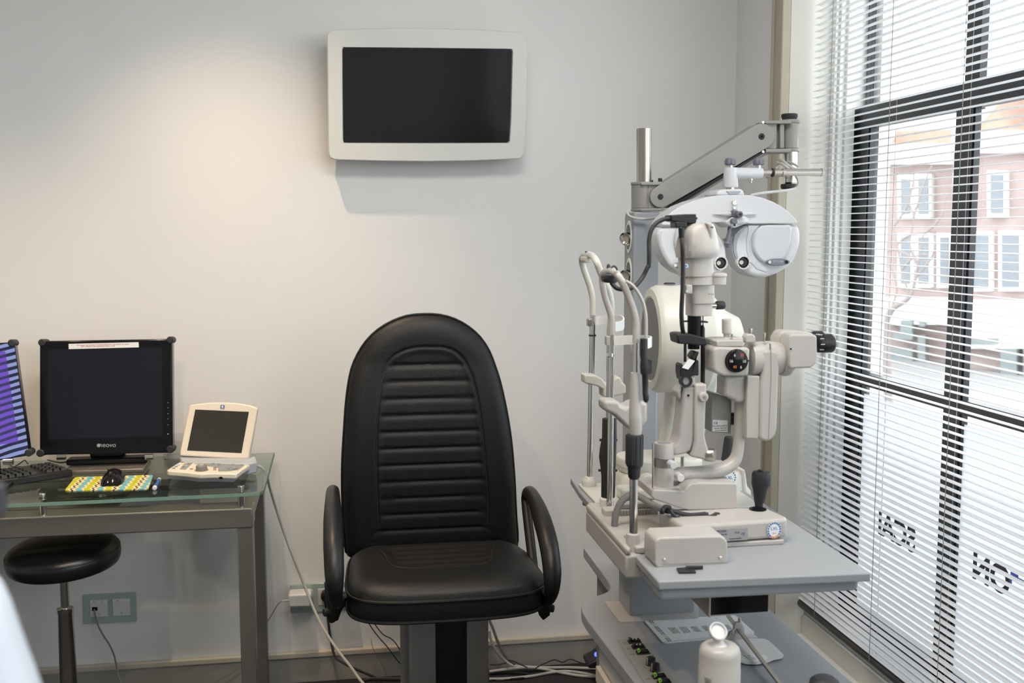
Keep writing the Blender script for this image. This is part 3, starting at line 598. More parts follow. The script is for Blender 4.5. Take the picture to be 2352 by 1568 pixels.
MB().disc(d6, 812, 628, 64, D-.045, D-.013).build('plug_body', 'black_plastic', pg, bevel=.006, seg=3)
MB().tube([aY(*d6(815, 640), D-.04), aY(*d6(820, 700), D-.042), aY(*d6(823, 790), D-.042)], [.011, .010, .006], n=14).build('strain_relief', 'black_plastic', pg)
cable('mains_cable', [aY(*d6(*p), y) for p, y in (((823, 780), D-.042), ((832, 900), D-.045), ((855, 1060), D-.05), ((880, 1190), D-.06), ((915, 1290), D-.08), ((1000, 1350), D-.15), ((1110, 1405), D-.25), ((1250, 1465), D-.34), ((1400, 1535), D-.42))]+[aY(900, 1585, D-.5)], .0042, 'dark_cable', 'black power cord curving from the plug down to the floor')
pg2 = thing('power_plug', aY(*d6(1030, 640), D-.03), 'black plug in the right power outlet, half behind the armchair seat', 'plug')
MB().slab(d6, [(860, 660), (900, 620), (1000, 600), (1120, 610), (1120, 690), (1000, 695), (880, 690)], D-.05, D-.013).build('plug_body', 'black_plastic', pg2, bevel=.006, seg=3)
for i, pts in enumerate((((1232, 790), (1260, 880), (1320, 980), (1390, 1070), (1470, 1160), (1545, 1260), (1630, 1365), (1750, 1500)), ((1305, 800), (1320, 880), (1370, 960), (1440, 1040), (1520, 1080), (1570, 1130), (1630, 1220), (1740, 1400)))):
    cable('thin_cable', [aY(*d6(*p), D-.06-.02*i) for p in pts], .0019, 'dark_cable', ('thin black cable under the armchair seat, the lower of the two', 'thin black wavy cable under the armchair seat, the upper of the two')[i], group=None)
cable('thin_cable', [aY(*d6(*p), D-.03) for p in ((1300, 1090), (1320, 1180), (1380, 1280), (1440, 1400), (1480, 1510))], .001, 'grey_hose', 'very thin grey cable lying against the skirting left of the chair column')
# ============================================================ PATIENT CHAIR
XC = .243
ch = thing('examination_chair', (XC, 2.75, 0), 'black leather examination chair with tall rounded ribbed back and looped armrests', 'chair')
YB = 2.88
bo = [(785, 45-4), (0, 0)]
backL = [(470, 42), (400, 47), (340, 66), (290, 92), (240, 130), (205, 175), (175, 225), (155, 280), (142, 350), (133, 430), (127, 520), (121, 620), (119, 720), (121, 820), (125, 900), (130, 960), (135, 1015), (150, 1050), (260, 1062), (480, 1058)]
backR = [(546, 48), (610, 72), (665, 108), (705, 150), (735, 200), (757, 260), (775, 320), (792, 400), (806, 480), (818, 570), (826, 660), (832, 740), (837, 830), (843, 910), (848, 975), (850, 1020), (832, 1046), (720, 1056)]
insP = [(480, 173), (410, 178), (340, 205), (300, 255), (277, 340), (264, 460), (259, 600), (262, 760), (267, 900), (274, 1010), (716, 1000), (717, 900), (715, 780), (706, 660), (692, 510), (676, 390), (655, 300), (620, 225), (565, 182)]
def P2(p): q = aY(*cD(*p), YB); return (q.x, q.z)
def sp2(pts): return [(p.x, p.y) for p in smooth_path([V((a, b, 0)) for a, b in pts], 6, True)]
ol = sp2([P2(p) for p in backR[::-1]+backL]); ins = sp2([P2(p) for p in insP])
def edist(x, z, poly):
    d = 9; inside = False; n = len(poly)
    for i in range(n):
        ax, az_ = poly[i]; bx2, bz = poly[(i+1) % n]; ex, ez = bx2-ax, bz-az_; L2 = ex*ex+ez*ez or 1e-12
        t = max(0, min(1, ((x-ax)*ex+(z-az_)*ez)/L2)); d = min(d, math.hypot(x-ax-ex*t, z-az_-ez*t))
        if (az_ > z) != (bz > z) and x < (bx2-ax)*(z-az_)/(bz-az_)+ax: inside = not inside
    return d if inside else -d
ribs = [244, 310, 380, 446, 513, 580, 648, 716, 784, 852, 918]; ribz = [P2((480, v))[1] for v in ribs]
def padded(ctr, outline, NR, NS, place, hfun, seam=None):
    r = resample([V((x, 0, z)) for x, z in outline], NS, V((ctr[0], 0, ctr[1]))); c = V((ctr[0], 0, ctr[1])); rings = []
    for i in range(1, NR+1):
        s = math.sin(i/NR*math.pi/2) if False else i/NR; rings.append([c+(p-c)*s for p in r])
    vs = [place(c.x, c.z, hfun(c.x, c.z, 0))]; fs = []
    for i, rg in enumerate(rings):
        for p in rg: vs.append(place(p.x, p.z, hfun(p.x, p.z, (i+1)/NR)))
    for j in range(NS): fs.append((0, 1+j, 1+(j+1) % NS))
    for i in range(NR-1):
        for j in range(NS): a = 1+i*NS; fs.append((a+j, a+NS+j, a+NS+(j+1) % NS, a+(j+1) % NS))
    return vs, fs, r
cb = P2((480, 620)); zlo, zhi = P2((480, 1010))[1], P2((480, 42))[1]
def curveY(z): t = (z-zlo)/(zhi-zlo); return YB+.01-.035*math.sin(min(1, max(0, t*1.25))*math.pi)*.6+.05*max(0, t-.55)**1.5
def hb(x, z, s):
    e = min(1, (1-s)/.16); h = .032*math.sqrt(max(0, 1-(1-e)**2)); di = edist(x, z, ins)
    h -= .0055*math.exp(-(di/.0035)**2)
    if di > 0:
        h -= .004*min(1, di/.02); j = min(abs(z-q) for q in ribz); up = 1 if min(ribz, key=lambda q: abs(q-z)) < z else 0
        if di > .004: h -= .0050*math.exp(-(j/(.0035 if up else .008))**2)*min(1, di/.015)
    return h
vs, fs, r_ = padded(cb, ol, 110, 220, lambda x, z, h: V((x, curveY(z)-h, z)), hb)
mesh_obj('backrest_cushion', vs, fs, M['leather'], ch, 60)
cc = V((cb[0], 0, cb[1])); 
def brings(ks): return [[V((cc.x+(p.x-cc.x)*k, curveY(p.z)+dy, cc.z+(p.z-cc.z)*k)) for p in r_] for k, dy in ks]
MB().loft(brings([(1.0, -.002), (1.004, .01), (1.0, .035), (.97, .055), (.9, .06)])).build('back_shell', 'black_plastic', ch, ang=60)
MB().tube([V((p.x, curveY(p.z)-.003, p.z)) for p in [cc+(q-cc)*1.003 for q in r_[::4]]], .0032, 2, 8, closed=True).build('piping', 'leather', ch)
MB().tube([V((x, curveY(z)-hb(x, z, max(.3, 0))-.0005, z)) for x, z in ins[::3]], .0011, 2, 6, closed=True).build('stitching', 'stitch', ch)
# seat
zs = aY(985, 1250, 2.84).z-.012; yfr = 2.43; sq = []
for a in range(0, 360, 6):
    t = math.radians(a); x, y = math.cos(t), math.sin(t); e = .42; x = math.copysign(abs(x)**e, x); y = math.copysign(abs(y)**(e*1.1), y)
    w = .236+.018*(-y+1)/2; sq.append((XC+.012+x*w, (yfr+2.86)/2+y*(2.86-yfr)/2-.012*(1-x*x)*(1 if y < 0 else 0)))
iq = [(XC-.135+.006, 2.86), (XC-.132, 2.72), (XC-.118, 2.635), (XC-.07, 2.60), (XC+.01, 2.592), (XC+.09, 2.60), (XC+.138, 2.635), (XC+.152, 2.72), (XC+.155, 2.86)]
iq = sp2(iq)
def hs(x, y, s):
    e = min(1, (1-s)/.20); h = .030*math.sqrt(max(0, 1-(1-e)**2))-.010*(1-s)*0; di = edist(x, y, iq)
    f = (y-yfr)/(2.86-yfr); h += .010*math.exp(-((f-.12)/.22)**2)-.004
    h -= .0035*math.exp(-(di/.004)**2)
    if di > 0: h -= .005*min(1, di/.03)+.0018*(1+math.sin(y*2*math.pi/.042))*min(1, di/.02)
    return h
cs2 = (XC+.01, (yfr+2.86)/2); vs, fs, rs = padded(cs2, sq, 70, 180, lambda x, z, h: V((x, z, zs+h)), hs)
mesh_obj('seat_cushion', vs, fs, M['leather'], ch, 60)
c3 = V((cs2[0], 0, cs2[1]))
def srings(ks): return [[V((c3.x+(p.x-c3.x)*k, c3.z+(p.z-c3.z)*k, zs+dz)) for p in rs] for k, dz in ks]
MB().loft(srings([(.999, .003), (1.004, -.01), (1.002, -.035), (.985, -.052), (.9, -.056)])).build('seat_side', 'leather', ch, ang=60)
for dz, k in ((0.0, 1.004), (-.050, 1.0)):
    MB().tube(srings([(k, dz)])[0][::4], .0042, 2, 8, closed=True).build('piping', 'leather', ch)
MB().tube([V((x, y, zs+hs(x, y, .3)+.0008)) for x, y in iq[:-6:3] if y < 2.855], .0009, 2, 6).build('stitching', 'stitch', ch)
# armrests: looped, seen almost end on at the left
def arm(px, side):
    x0 = aY(px, 1220, 2.5).x; z0 = aY(px, 1120, 2.84).z
    P = [(2.83, z0-.020, .013), (2.78, z0+.006, .017), (2.69, z0+.002, .020), (2.59, z0-.022, .024), (2.50, z0-.060, .0245), (2.45, z0-.115, .023), (2.455, z0-.165, .018), (2.51, z0-.205, .015), (2.60, z0-.218, .013), (2.68, z0-.190, .013), (2.75, z0-.120, .0135), (2.815, z0-.05, .0135)]
    sp = .004*side
    MB().tube([V((x0+sp*(z0-z)*6*-1+0*y, y, z)) for y, z, r in P], [p[2] for p in P], 6, 16, closed=True, flat=1.0, up=(0, .3, 1)).build('armrest', 'black_plastic', ch)
    b = V((x0+side*.004, 2.58, z0-.195)); MB().cyl(b+Z1*.02, b-Z1*.035, .020, .017).build('arm_bracket', 'black_plastic', ch, bevel=.003)
    MB().tube([b-Z1*.02, b-Z1*.075, V((x0-side*.02, 2.60, zs-.055)), V((x0-side*.09, 2.62, zs-.058))], [.014, .013, .012, .012], n=12).build('arm_support', 'black_plastic', ch)
    kk = b-Z1*.055; MB().cyl(kk, kk+V((side*.022, -.012, 0)), .010).build('adjust_knob', 'rubber', ch, bevel=.002)
arm(764, -1); arm(1262, 1)
# column
YC = 2.58; zc_ = zs-.056; q = [aY(x, 1480, YC).x for x in (942, 1001, 1073, 1122)]
MB().box((q[0], YC, .03), (q[1], YC+.16, zc_)).build('column_side', 'grey_metal', ch, bevel=.003); MB().box((q[2], YC, .03), (q[3], YC+.16, zc_)).build('column_side', 'grey_metal', ch, bevel=.003)
MB().box((q[1], YC+.012, .03), (q[2], YC+.15, zc_)).build('column_core', 'black_plastic', ch)
xl_, xr_ = aY(920, 1480, 2.66).x, aY(950, 1480, 2.66).x; zt_ = aY(930, 1430, 2.66).z
MB().lathe(V(((xl_+xr_)/2, 2.68, .03)), Z1, [(0, .017), (zt_-.045, .017), (zt_-.045, .0178), (zt_-.036, .0178), (zt_-.031, .012)]).build('guide_rod', 'grey_metal', ch)
MB().box((XC-.22, 2.36, .0), (XC+.22, 3.0, .03)).build('base_plate', 'black_plastic', ch, bevel=.006)
# PART2
# ============================================================ REFRACTION UNIT (lower table, cabinet, tower)
ZT, ZU = .92, .66
u0_ = aZ(1560, 1400, ZU); un = thing('instrument_unit', (u0_.x, 1.9, 0), 'grey ophthalmic instrument unit with curved lower worktop beside the window', 'unit')
lt = [(1340, 1258), (1396, 1334), (1402, 1346), (1400, 1355), (1388, 1362), (1358, 1372), (1341, 1382), (1335, 1394), (1337, 1404), (1346, 1420), (1478, 1594), (1620, 1800)]
L_ = [aZ(x, y, ZU) for x, y in lt]; ra, rb = aZ(1770, 1405, ZU), aZ(1960, 1568, ZU)
L_ += [V((rb.x, L_[-1].y, ZU)), V((rb.x, L_[0].y, ZU))]
MB().prism(L_, (0, 0, -.026)).build('worktop', 'table_grey', un, bevel=.002)
xm = aZ(1470, 1500, ZU).x
MB().box((L_[0].x+.03, L_[0].y-.30, 0), (L_[0].x+.06, L_[0].y-.03, ZU-.026)).build('support_panel', 'panel_grey', un, bevel=.003)
cx0 = aY(1385, 1500, 1.95).x+.035
MB().box((cx0, 1.2, .05), (rb.x-.03, 2.12, ZU-.027)).build('cabinet', 'unit_light', un, bevel=.003)
m = MB(); m.box((cx0-.012, 1.2, ZU-.12), (cx0-.001, 2.10, ZU-.085)).box((cx0-.008, 1.2, .05), (cx0-.001, 2.10, ZU-.14)); m.build('cabinet_side', 'kerato_face', un, bevel=.002)
# raised column that carries the sliding table
k1, k2, k3 = aZ(1447, 1417, ZU), aZ(1597, 1408, ZU), aZ(1421, 1388, ZU); ztb = ZT-.039
MB().box((k1.x, k1.y, ZU-.002), (k2.x, k1.y+.10, ztb)).build('lift_column', 'table_grey', un, bevel=.006)
f_ = [aZ(*d2(*p), ZU+.003) for p in ((315, 500), (440, 670), (1085, 640), (1085, 480))]
MB().prism(rounded(f_, .008), (0, 0, -.003)).build('column_collar', 'unit_light', un)
# switch panel
sp_ = [aZ(*e6(*p), ZU+.002) for p in ((325, 240), (850, 212), (1500, 1120), (1800, 1600), (1330, 1700), (860, 1090))]
MB().prism(sp_, (0, 0, -.002)).build('switch_panel', 'panel_grey', un)
def rocker(u, v, green):
    c = aZ(*e6(u, v), ZU+.002); w, d = .0135, .008; b = MB().box((c.x-w, c.y-d, ZU+.002), (c.x+w, c.y+d, ZU+.005)).build('switch', 'black_plastic', un, bevel=.001)
    MB().prism([V((c.x-w*.8, c.y-d*.8, ZU+.005)), V((c.x+w*.8, c.y-d*.8, ZU+.005)), V((c.x+w*.8, c.y-d*.8, ZU+.008)), V((c.x, c.y-d*.8, ZU+.0075)), V((c.x-w*.8, c.y-d*.8, ZU+.012))], (0, d*1.6, 0)).build('rocker', 'gloss_black', b)
    if green: MB().prism([V((c.x-w*.85, c.y-d*.85, ZU+.006)), V((c.x-w*.5, c.y-d*.9, ZU+.009)), V((c.x-w*.7, c.y-d*.6, ZU+.0145)), V((c.x-w*1.0, c.y-d*.5, ZU+.0125))], (.001, .002, 0)).build('indicator', 'green_lens', b)
    else:
        for dx in (-.004, .003): MB().cyl(V((c.x+dx, c.y-.002, ZU+.0085)), V((c.x+dx, c.y-.002, ZU+.0108)), .0012, n=8).build('mark', 'white_mark', b)
for u, v, g_ in ((650, 290, 0), (725, 395, 0), (810, 500, 1), (1130, 970, 1), (1225, 1080, 1)): rocker(u, v, g_)
for u, v in ((965, 680), (1050, 800)):
    c = aZ(*e6(u, v+40), ZU+.002); kn = MB().lathe(c, Z1, [(0, .0105), (.002, .0095), (.014, .0088), (.015, .007)], 14).build('rotary_knob', 'black_plastic', un)
    MB().box((c.x-.0088, c.y-.0045, ZU+.004), (c.x-.0075, c.y-.0032, ZU+.018)).build('pointer', 'kerato_face', kn)
for u, v, s_ in ((450, 305, 'A'), (525, 415, 'B'), (600, 525, 'ON'), (670, 635, '+ -'), (915, 1000, 'ON')):
    text(s_, .006, aZ(*e6(u, v), ZU+.0022), X1, Y1, 'ink', un, 'lettering', .0001)
# tower column, collar, pole
YT = 2.60; xa, xb = aY(1455, 600, YT).x, aY(1515, 600, YT).x; q = ray(1440, 600); yd = xa/q.x*q.y
ztop = aY(*c6(300, 922), YT).z
MB().box((xa, YT, 0), (xb, YT+.085, ztop)).build('tower_column', 'column_grey', un, bevel=.004)
MB().box((xa-.0015, YT+.006, .3), (xa+.001, YT+.079, ztop-.01)).build('tower_side_strip', 'column_side', un)
YA = YT+.03
MB().vloft(c6, [(190, 358, 690), (190, 358, 893)], YA).slab(c6, [(330, 690), (450, 690), (450, 893), (330, 893)], YA-.025, YA+.025).build('head_block', 'grey_metal', un, bevel=.002)
MB().vloft(c6, [(185, 362, 666), (185, 362, 692)], YA).slab(c6, [(270, 666), (455, 662), (455, 692), (270, 692)], YA-.033, YA+.033).vloft(c6, [(185, 362, 891), (185, 362, 916)], YA).slab(c6, [(270, 891), (525, 885), (525, 912), (270, 916)], YA-.033, YA+.033).build('head_plates', 'grey_metal', un, bevel=.002)
MB().vloft(c6, [(234, 357, 207), (234, 357, 668)], YA).build('pole', 'steel', un)
MB().vloft(c6, [(417, 451, 632), (417, 451, 660)], YA-.015).vloft(c6, [(352, 374, 648), (352, 374, 668)], YA).build('stop_screw', 'rubber', un)
for v in (1135, 1455):
    p = aX(*c6(170, v), xa-.001); sp = MB().prism([p+Y1*(.026*math.cos(a))+Z1*(.042*math.sin(a)) for a in [2*math.pi*k/32 for k in range(32)]], (-.003, 0, 0)).build('spot_plate', 'white_frame', un, bevel=.001)
    MB().prism([p-X1*.003+Y1*(.018*math.cos(a))+Z1*(.032*math.sin(a)) for a in [2*math.pi*k/32 for k in range(32)]], (-.001, 0, 0)).build('spot_recess', 'gloss_black', sp)
    ax = V((-.75, -.55, -.25)).normalized(); o = p+V((-.004, 0, -.003))
    MB().lathe(o, ax, [(-.012, .001), (-.010, .009), (-.002, .015), (.008, .018), (.012, .0175), (.010, .014), (.002, .009)], 28).build('spot_lamp', 'chrome', sp)
    MB().lathe(o, ax, [(.0, .001), (.001, .012), (.006, .0125)], 24).build('spot_lens', 'kerato_face', sp)
# ============================================================ PHOROPTER ARM
pa = thing('swivel_arm', aY(*c6(438, 790), YA), 'grey swivel arm reaching from the tower column to the hanging phoropter', 'arm')
def hull(c, a, b, ra, rb):
    (x1, y1), (x2, y2) = a, b; t = math.atan2(y2-y1, x2-x1); o = []
    for k in range(15): g = t+math.pi/2+math.pi*k/14; o.append((x1+ra*math.cos(g), y1+ra*math.sin(g)))
    for k in range(15): g = t-math.pi/2+math.pi*k/14; o.append((x2+rb*math.cos(g), y2+rb*math.sin(g)))
    return o
MB().slab(c6, hull(c6, (440, 792), (1305, 272), 92, 110), YA-.034, YA+.02).build('upper_link', 'grey_metal', pa, bevel=.0015)
MB().slab(c6, [(470, 912), (560, 845), (1270, 425), (1330, 395), (1340, 405), (1300, 428), (600, 858), (520, 905)], YA-.030, YA+.025).build('gap_shade', 'black_plastic', pa)  # solid black strip stands in for the shade between the two links
MB().slab(c6, [(500, 912), (1275, 432), (1330, 400), (1420, 405), (1330, 440), (560, 900), (525, 916)], YA-.018, YA+.03).build('lower_link', 'grey_metal', pa, bevel=.0015)
for u, v, r in ((439, 790, 24), (1307, 273, 26)):
    MB().disc(c6, u, v, r, YA-.036, YA-.03).build('pivot_bolt', 'rubber', pa, bevel=.001); MB().disc(c6, u, v, r*.4, YA-.0375, YA-.035, n=6).build('bolt_socket', 'gloss_black', pa)
for u, v in ((1318, 152), (450, 903), (1318, 404)): MB().disc(c6, u, v, 11, YA-.034, YA-.02).build('screw', 'chrome', pa)
MB().slab(c6, [(1335, 160), (1435, 160), (1435, 380), (1335, 380)], YA-.024, YA+.024).slab(c6, [(1462, 165), (1500, 165), (1500, 376), (1462, 376)], YA-.024, YA+.024).slab(c6, [(1430, 165), (1470, 165), (1470, 376), (1430, 376)], YA-.012, YA+.024).vloft(c6, [(1475, 1615, 160), (1475, 1615, 380)], YA).build('end_block', 'grey_metal', pa, bevel=.002)
MB().slab(c6, [(1335, 138), (1560, 132), (1560, 163), (1335, 165)], YA-.033, YA+.033).vloft(c6, [(1478, 1626, 131), (1478, 1626, 163)], YA).build('end_plate', 'grey_metal', pa, bevel=.002)
MB().slab(c6, [(1340, 378), (1560, 378), (1560, 408), (1340, 412)], YA-.033, YA+.033).vloft(c6, [(1478, 1621, 377), (1478, 1621, 408)], YA).build('end_plate', 'grey_metal', pa, bevel=.002)
MB().vloft(c6, [(1484, 1604, 80), (1478, 1608, 86), (1478, 1608, 108), (1486, 1600, 126), (1486, 1600, 132)], YA).build('cap_knob', 'rubber', pa, bevel=.001)
MB().vloft(c6, [(1490, 1607, 408), (1490, 1607, 668)], YA).build('drop_tube', 'chrome', pa)
MB().vloft(c6, [(1508, 1560, 662), (1508, 1560, 678), (1475, 1598, 682), (1472, 1600, 690), (1472, 1600, 712), (1480, 1592, 724)], YA).build('end_knob', 'rubber', pa, bevel=.001)
YF = 2.50; zr_ = aY(*c6(1560, 580), YF).z
MB().hloft(c6, [(1290, 556, 604), (1480, 556, 604)], YF).hloft(c6, [(1400, 548, 612), (1405, 548, 612)], YF).hloft(c6, [(1480, 550, 612), (1810, 550, 612), (1812, 546, 616), (1818, 546, 616)], YF).build('cross_rod', 'steel', pa)
MB().hloft(c6, [(1392, 548, 620), (1400, 545, 622), (1406, 548, 620)], YF-.001).build('stop_ring', 'rubber', pa)
q = aY(*c6(1548, 580), YF); MB().cyl(V((q.x, YF, q.z)), V((q.x, YA+.01, q.z)), .0085).build('rod_socket', 'steel', pa)
cb_ = [(1210, 778, 2.42), (1300, 760, 2.42), (1400, 748, 2.44), (1500, 738, 2.47), (1580, 722, 2.52), (1615, 690, 2.54), (1612, 640, 2.54), (1580, 590, 2.53), (1530, 545, 2.54), (1480, 510, 2.56), (1440, 500, 2.60), (1470, 480, 2.66), (1530, 490, 2.62), (1600, 520, 2.57), (1620, 545, 2.55), (1590, 550, 2.54), (1530, 520, 2.55), (1480, 480, 2.58), (1450, 510, 2.60), (1430, 550, 2.6)]
cable('phoropter_cable', [aY(*c6(u, v), y) for u, v, y in cb_], .0033, 'white_cable', 'pale cable wound around the chrome drop tube above the phoropter')
cable('phoropter_cable', [aY(*c6(u, v), y) for u, v, y in ((175, 905, YT-.004), (152, 925, YT-.006), (170, 955, YT-.01), (230, 975, YT-.015), (320, 980, YT-.02), (420, 968, 2.52), (520, 945, 2.45))], .0033, 'white_cable', 'pale cable looping around the top of the grey tower column')
# ============================================================ PHOROPTER
YH = 2.40
ph = thing('phoropter', aY(*c6(1040, 900), YH), 'white phoropter with two rounded lens heads hanging from the swivel arm', 'phoropter')
MB().hloft(c6, [(1065, 545, 640), (1080, 540, 642), (1290, 540, 634), (1308, 548, 626)], YF-.03, n=24).vloft(c6, [(985, 1090, 542), (982, 1092, 560), (975, 1100, 700), (980, 1096, 712)], YF-.03).build('hanger', 'phoropter_white', ph)
for u in (1036, 1277):
    MB().vloft(c6, [(u-18, u+18, 520), (u-18, u+18, 545)], YF-.03).build('knob_stem', 'chrome', ph)
    p = aY(*c6(u, 490), YF-.03); rr = .0135; rings = []
    for dz, k in ((-.0085, .75), (-.006, 1), (.003, 1.0), (.0085, .72)): rings.append([V((p.x+rr*k*(1+.09*math.cos(8*a))*math.cos(a), p.y+rr*k*(1+.09*math.cos(8*a))*math.sin(a), p.z+dz)) for a in [2*math.pi*j/48 for j in range(48)]])
    MB().loft(rings).build('clamp_knob', 'knob_violet', ph)
MB().vloft(c6, [(1196, 1226, 636), (1196, 1226, 650), (1200, 1222, 660), (1198, 1226, 672)], YF-.04, n=12).build('lock_screw', 'chrome', ph)
MB().vloft(c6, [(1005, 1068, 708), (1005, 1068, 730)], YF-.035).build('swivel_pin', 'steel', ph)
MB().slab(c6, [(912, 780), (930, 740), (960, 727), (1130, 722), (1150, 740), (1163, 780)], YH-.01, YH+.075).build('top_bracket', 'phoropter_white', ph, bevel=.004)
MB().slab(c6, [(1000, 742), (1128, 742), (1095, 772), (1030, 772)], YH-.012, YH+.0).build('bracket_recess', 'phoropter_grey', ph, bevel=.001)
can = [(445, 1034), (448, 1015), (480, 970), (540, 915), (620, 865), (720, 825), (830, 795), (930, 779), (980, 775), (1150, 775), (1210, 778), (1310, 798), (1400, 832), (1480, 875), (1550, 932), (1598, 985), (1613, 1010), (1600, 1019), (1400, 1020), (1230, 1022), (1180, 1018), (1100, 1050), (1050, 1052), (1000, 1010), (880, 1012), (870, 1022), (570, 1036)]
MB().slab(c6, can, YH-.028, YH+.055).build('canopy', 'phoropter_white', ph, bevel=.012, seg=4, ang=50)
MB().slab(c6, [(1000, 1000), (1110, 935), (1200, 978), (1180, 1010), (1100, 1050), (1060, 1052), (1000, 1022)], YH-.045, YH+.0).build('nose_block', 'phoropter_white', ph, bevel=.010, seg=4)
rh = [(1215, 1026), (1330, 1026), (1520, 1024), (1612, 1024), (1632, 1060), (1643, 1120), (1640, 1190), (1618, 1270), (1580, 1345), (1520, 1402), (1440, 1450), (1350, 1482), (1270, 1486), (1190, 1462), (1125, 1410), (1075, 1330), (1052, 1240), (1056, 1170), (1080, 1110), (1120, 1062), (1165, 1036)]
lh = [(440, 1045), (570, 1044), (700, 1036), (850, 1034), (915, 1080), (965, 1150), (1000, 1230), (1013, 1320), (1008, 1385), (975, 1430), (900, 1475), (800, 1490), (680, 1480), (580, 1440), (505, 1380), (455, 1300), (420, 1210), (409, 1130), (420, 1075)]
rf = [(1330, 1034), (1480, 1032), (1560, 1036), (1566, 1110), (1555, 1200), (1525, 1280), (1470, 1345), (1400, 1375), (1330, 1360), (1270, 1310), (1235, 1240), (1232, 1160), (1255, 1095), (1290, 1055)]
for nm, poly, mt_, y0, y1, bv in (('lens_head', rh, 'phoropter_white', YH-.022, YH+.045, .011), ('lens_head', lh, 'phoropter_white', YH-.022, YH+.045, .011)):
    h_ = MB().slab(c6, poly, y0, y1).build(nm, mt_, ph, bevel=bv, seg=4, ang=50)
    if poly is rh:
        MB().slab(c6, [(1190, 1034), (1290, 1034), (1235, 1100), (1205, 1180), (1208, 1260), (1245, 1340), (1310, 1400), (1385, 1425), (1340, 1440), (1260, 1412), (1205, 1350), (1175, 1260), (1172, 1160), (1185, 1090)], YH-.0235, YH-.01).build('crescent_band', 'phoropter_grey' if 0 else 'phoropter_panel', h_, bevel=.002)  # thin raised crescent in the slightly darker panel colour
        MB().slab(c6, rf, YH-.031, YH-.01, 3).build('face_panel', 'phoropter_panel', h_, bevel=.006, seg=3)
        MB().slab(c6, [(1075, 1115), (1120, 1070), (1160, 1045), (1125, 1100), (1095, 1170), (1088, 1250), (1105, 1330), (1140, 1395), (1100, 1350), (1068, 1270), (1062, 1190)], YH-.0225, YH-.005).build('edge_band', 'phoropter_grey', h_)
    else:
        MB().slab(c6, [(600, 1052), (760, 1045), (800, 1100), (790, 1240), (720, 1340), (640, 1340), (575, 1260), (562, 1150)], YH-.031, YH-.01, 3).build('face_panel', 'phoropter_panel', h_, bevel=.006, seg=3)
    for c_u, c_v in ([(1147, 1353)] if poly is rh else [(953, 1358)]):
        p = aY(*c6(c_u, c_v), YH-.026); rr = (aY(*c6(c_u+58, c_v), YH-.026)-p).length
        MB().lathe(p, -Y1, [(-.01, rr), (.003, rr), (.004, rr*.97), (.004, rr*.80), (-.002, rr*.78)], 40).build('dial_ring', 'white_plastic', h_)
        MB().lathe(p, -Y1, [(-.004, rr*.79), (-.0005, rr*.79), (.0002, rr*.62), (-.0005, rr*.60), (-.0005, rr*.01)], 36).build('aperture', 'gloss_black', h_)
        MB().cyl(p+V((-rr*.30, -.0012, 0)), p+V((-rr*.30, .002, 0)), rr*.30, n=28).build('aperture_pale_disc', 'kerato_face', h_)  # pale cream disc set left of centre in the black aperture
        for k in range(26):
            a = 2*math.pi*k/26; t = p+V((math.cos(a)*rr*.89, -.0042, math.sin(a)*rr*.89)); MB().prism([t+V((-.0005, 0, -.0005)), t+V((.0005, 0, -.0005)), t+V((.0005, 0, .0005)), t+V((-.0005, 0, .0005))], (0, -.0004, 0)).build('tick', 'ink', h_) if k % 2 == 0 else None
    for (cu_, w_) in ([(1446, 112)] if poly is rh else [(640, 78)]):
        p = aY(*c6(cu_, 1350 if poly is rh else 1378), YH-.0355); MB().prism([p+X1*(w_/3.7333/2406*2.43*math.cos(a))+Z1*(.0086*math.sin(a)) for a in [2*math.pi*k/40 for k in range(40)]], (0, .012, 0)).build('badge', 'badge_grey', h_, bevel=.0015)
        p2 = p-Y1*.0008
        if poly is rh: text('RT-5100', .0070, p2+Z1*.001, X1, Z1, 'phoropter_panel', h_, 'badge_lettering', .0002); 
        for du in (-82, 75): 
            g_ = p2+X1*(du/3.7333/2406*2.43); MB().cyl(g_, g_-Y1*.002, .0038, n=18).build('badge_screw', 'steel' if du < 0 else 'gloss_black', h_)
MB().slab(c6, [(1060, 822), (1085, 822), (1098, 838), (1098, 905), (1053, 905), (1053, 838)], YH-.0305, YH-.02).build('scale_plate', 'phoropter_panel', ph, bevel=.0008)
MB().disc(c6, 1074, 842, 19, YH-.033, YH-.028).disc(c6, 1072, 885, 12, YH-.033, YH-.028).build('plate_screw', 'steel', ph)
MB().hloft(c6, [(885, 936, 942), (1000, 920, 958), (1070, 918, 960), (1180, 922, 952), (1258, 930, 940)], YH-.032).build('level_bar', 'phoropter_white', ph)
MB().slab(c6, [(1062, 908), (1105, 908), (1110, 960), (1065, 965)], YH-.05, YH-.03).build('knob_block', 'knob_violet', ph, bevel=.002)
MB().disc(c6, 1122, 942, 28, YH-.062, YH-.035, n=10).build('adjust_knob', 'knob_violet', ph, bevel=.002); MB().disc(c6, 1124, 942, 12, YH-.0635, YH-.05).build('knob_hole', 'gloss_black', ph)
MB().hloft(c6, [(1085, 975, 1030), (1140, 970, 1030), (1180, 985, 1020)], YH-.045).build('nose_bar', 'phoropter_white', ph)
MB().disc(c6, 1075, 1000, 25, YH-.058, YH-.04).build('adjust_knob', 'knob_violet', ph, bevel=.002)
MB().slab(c6, [(1052, 1020), (1098, 1020), (1090, 1050), (1072, 1058), (1055, 1048)], YH-.054, YH-.04).build('pivot_tab', 'phoropter_white', ph, bevel=.001); MB().disc(c6, 1073, 1034, 9, YH-.0555, YH-.05).build('pivot_hole', 'gloss_black', ph)
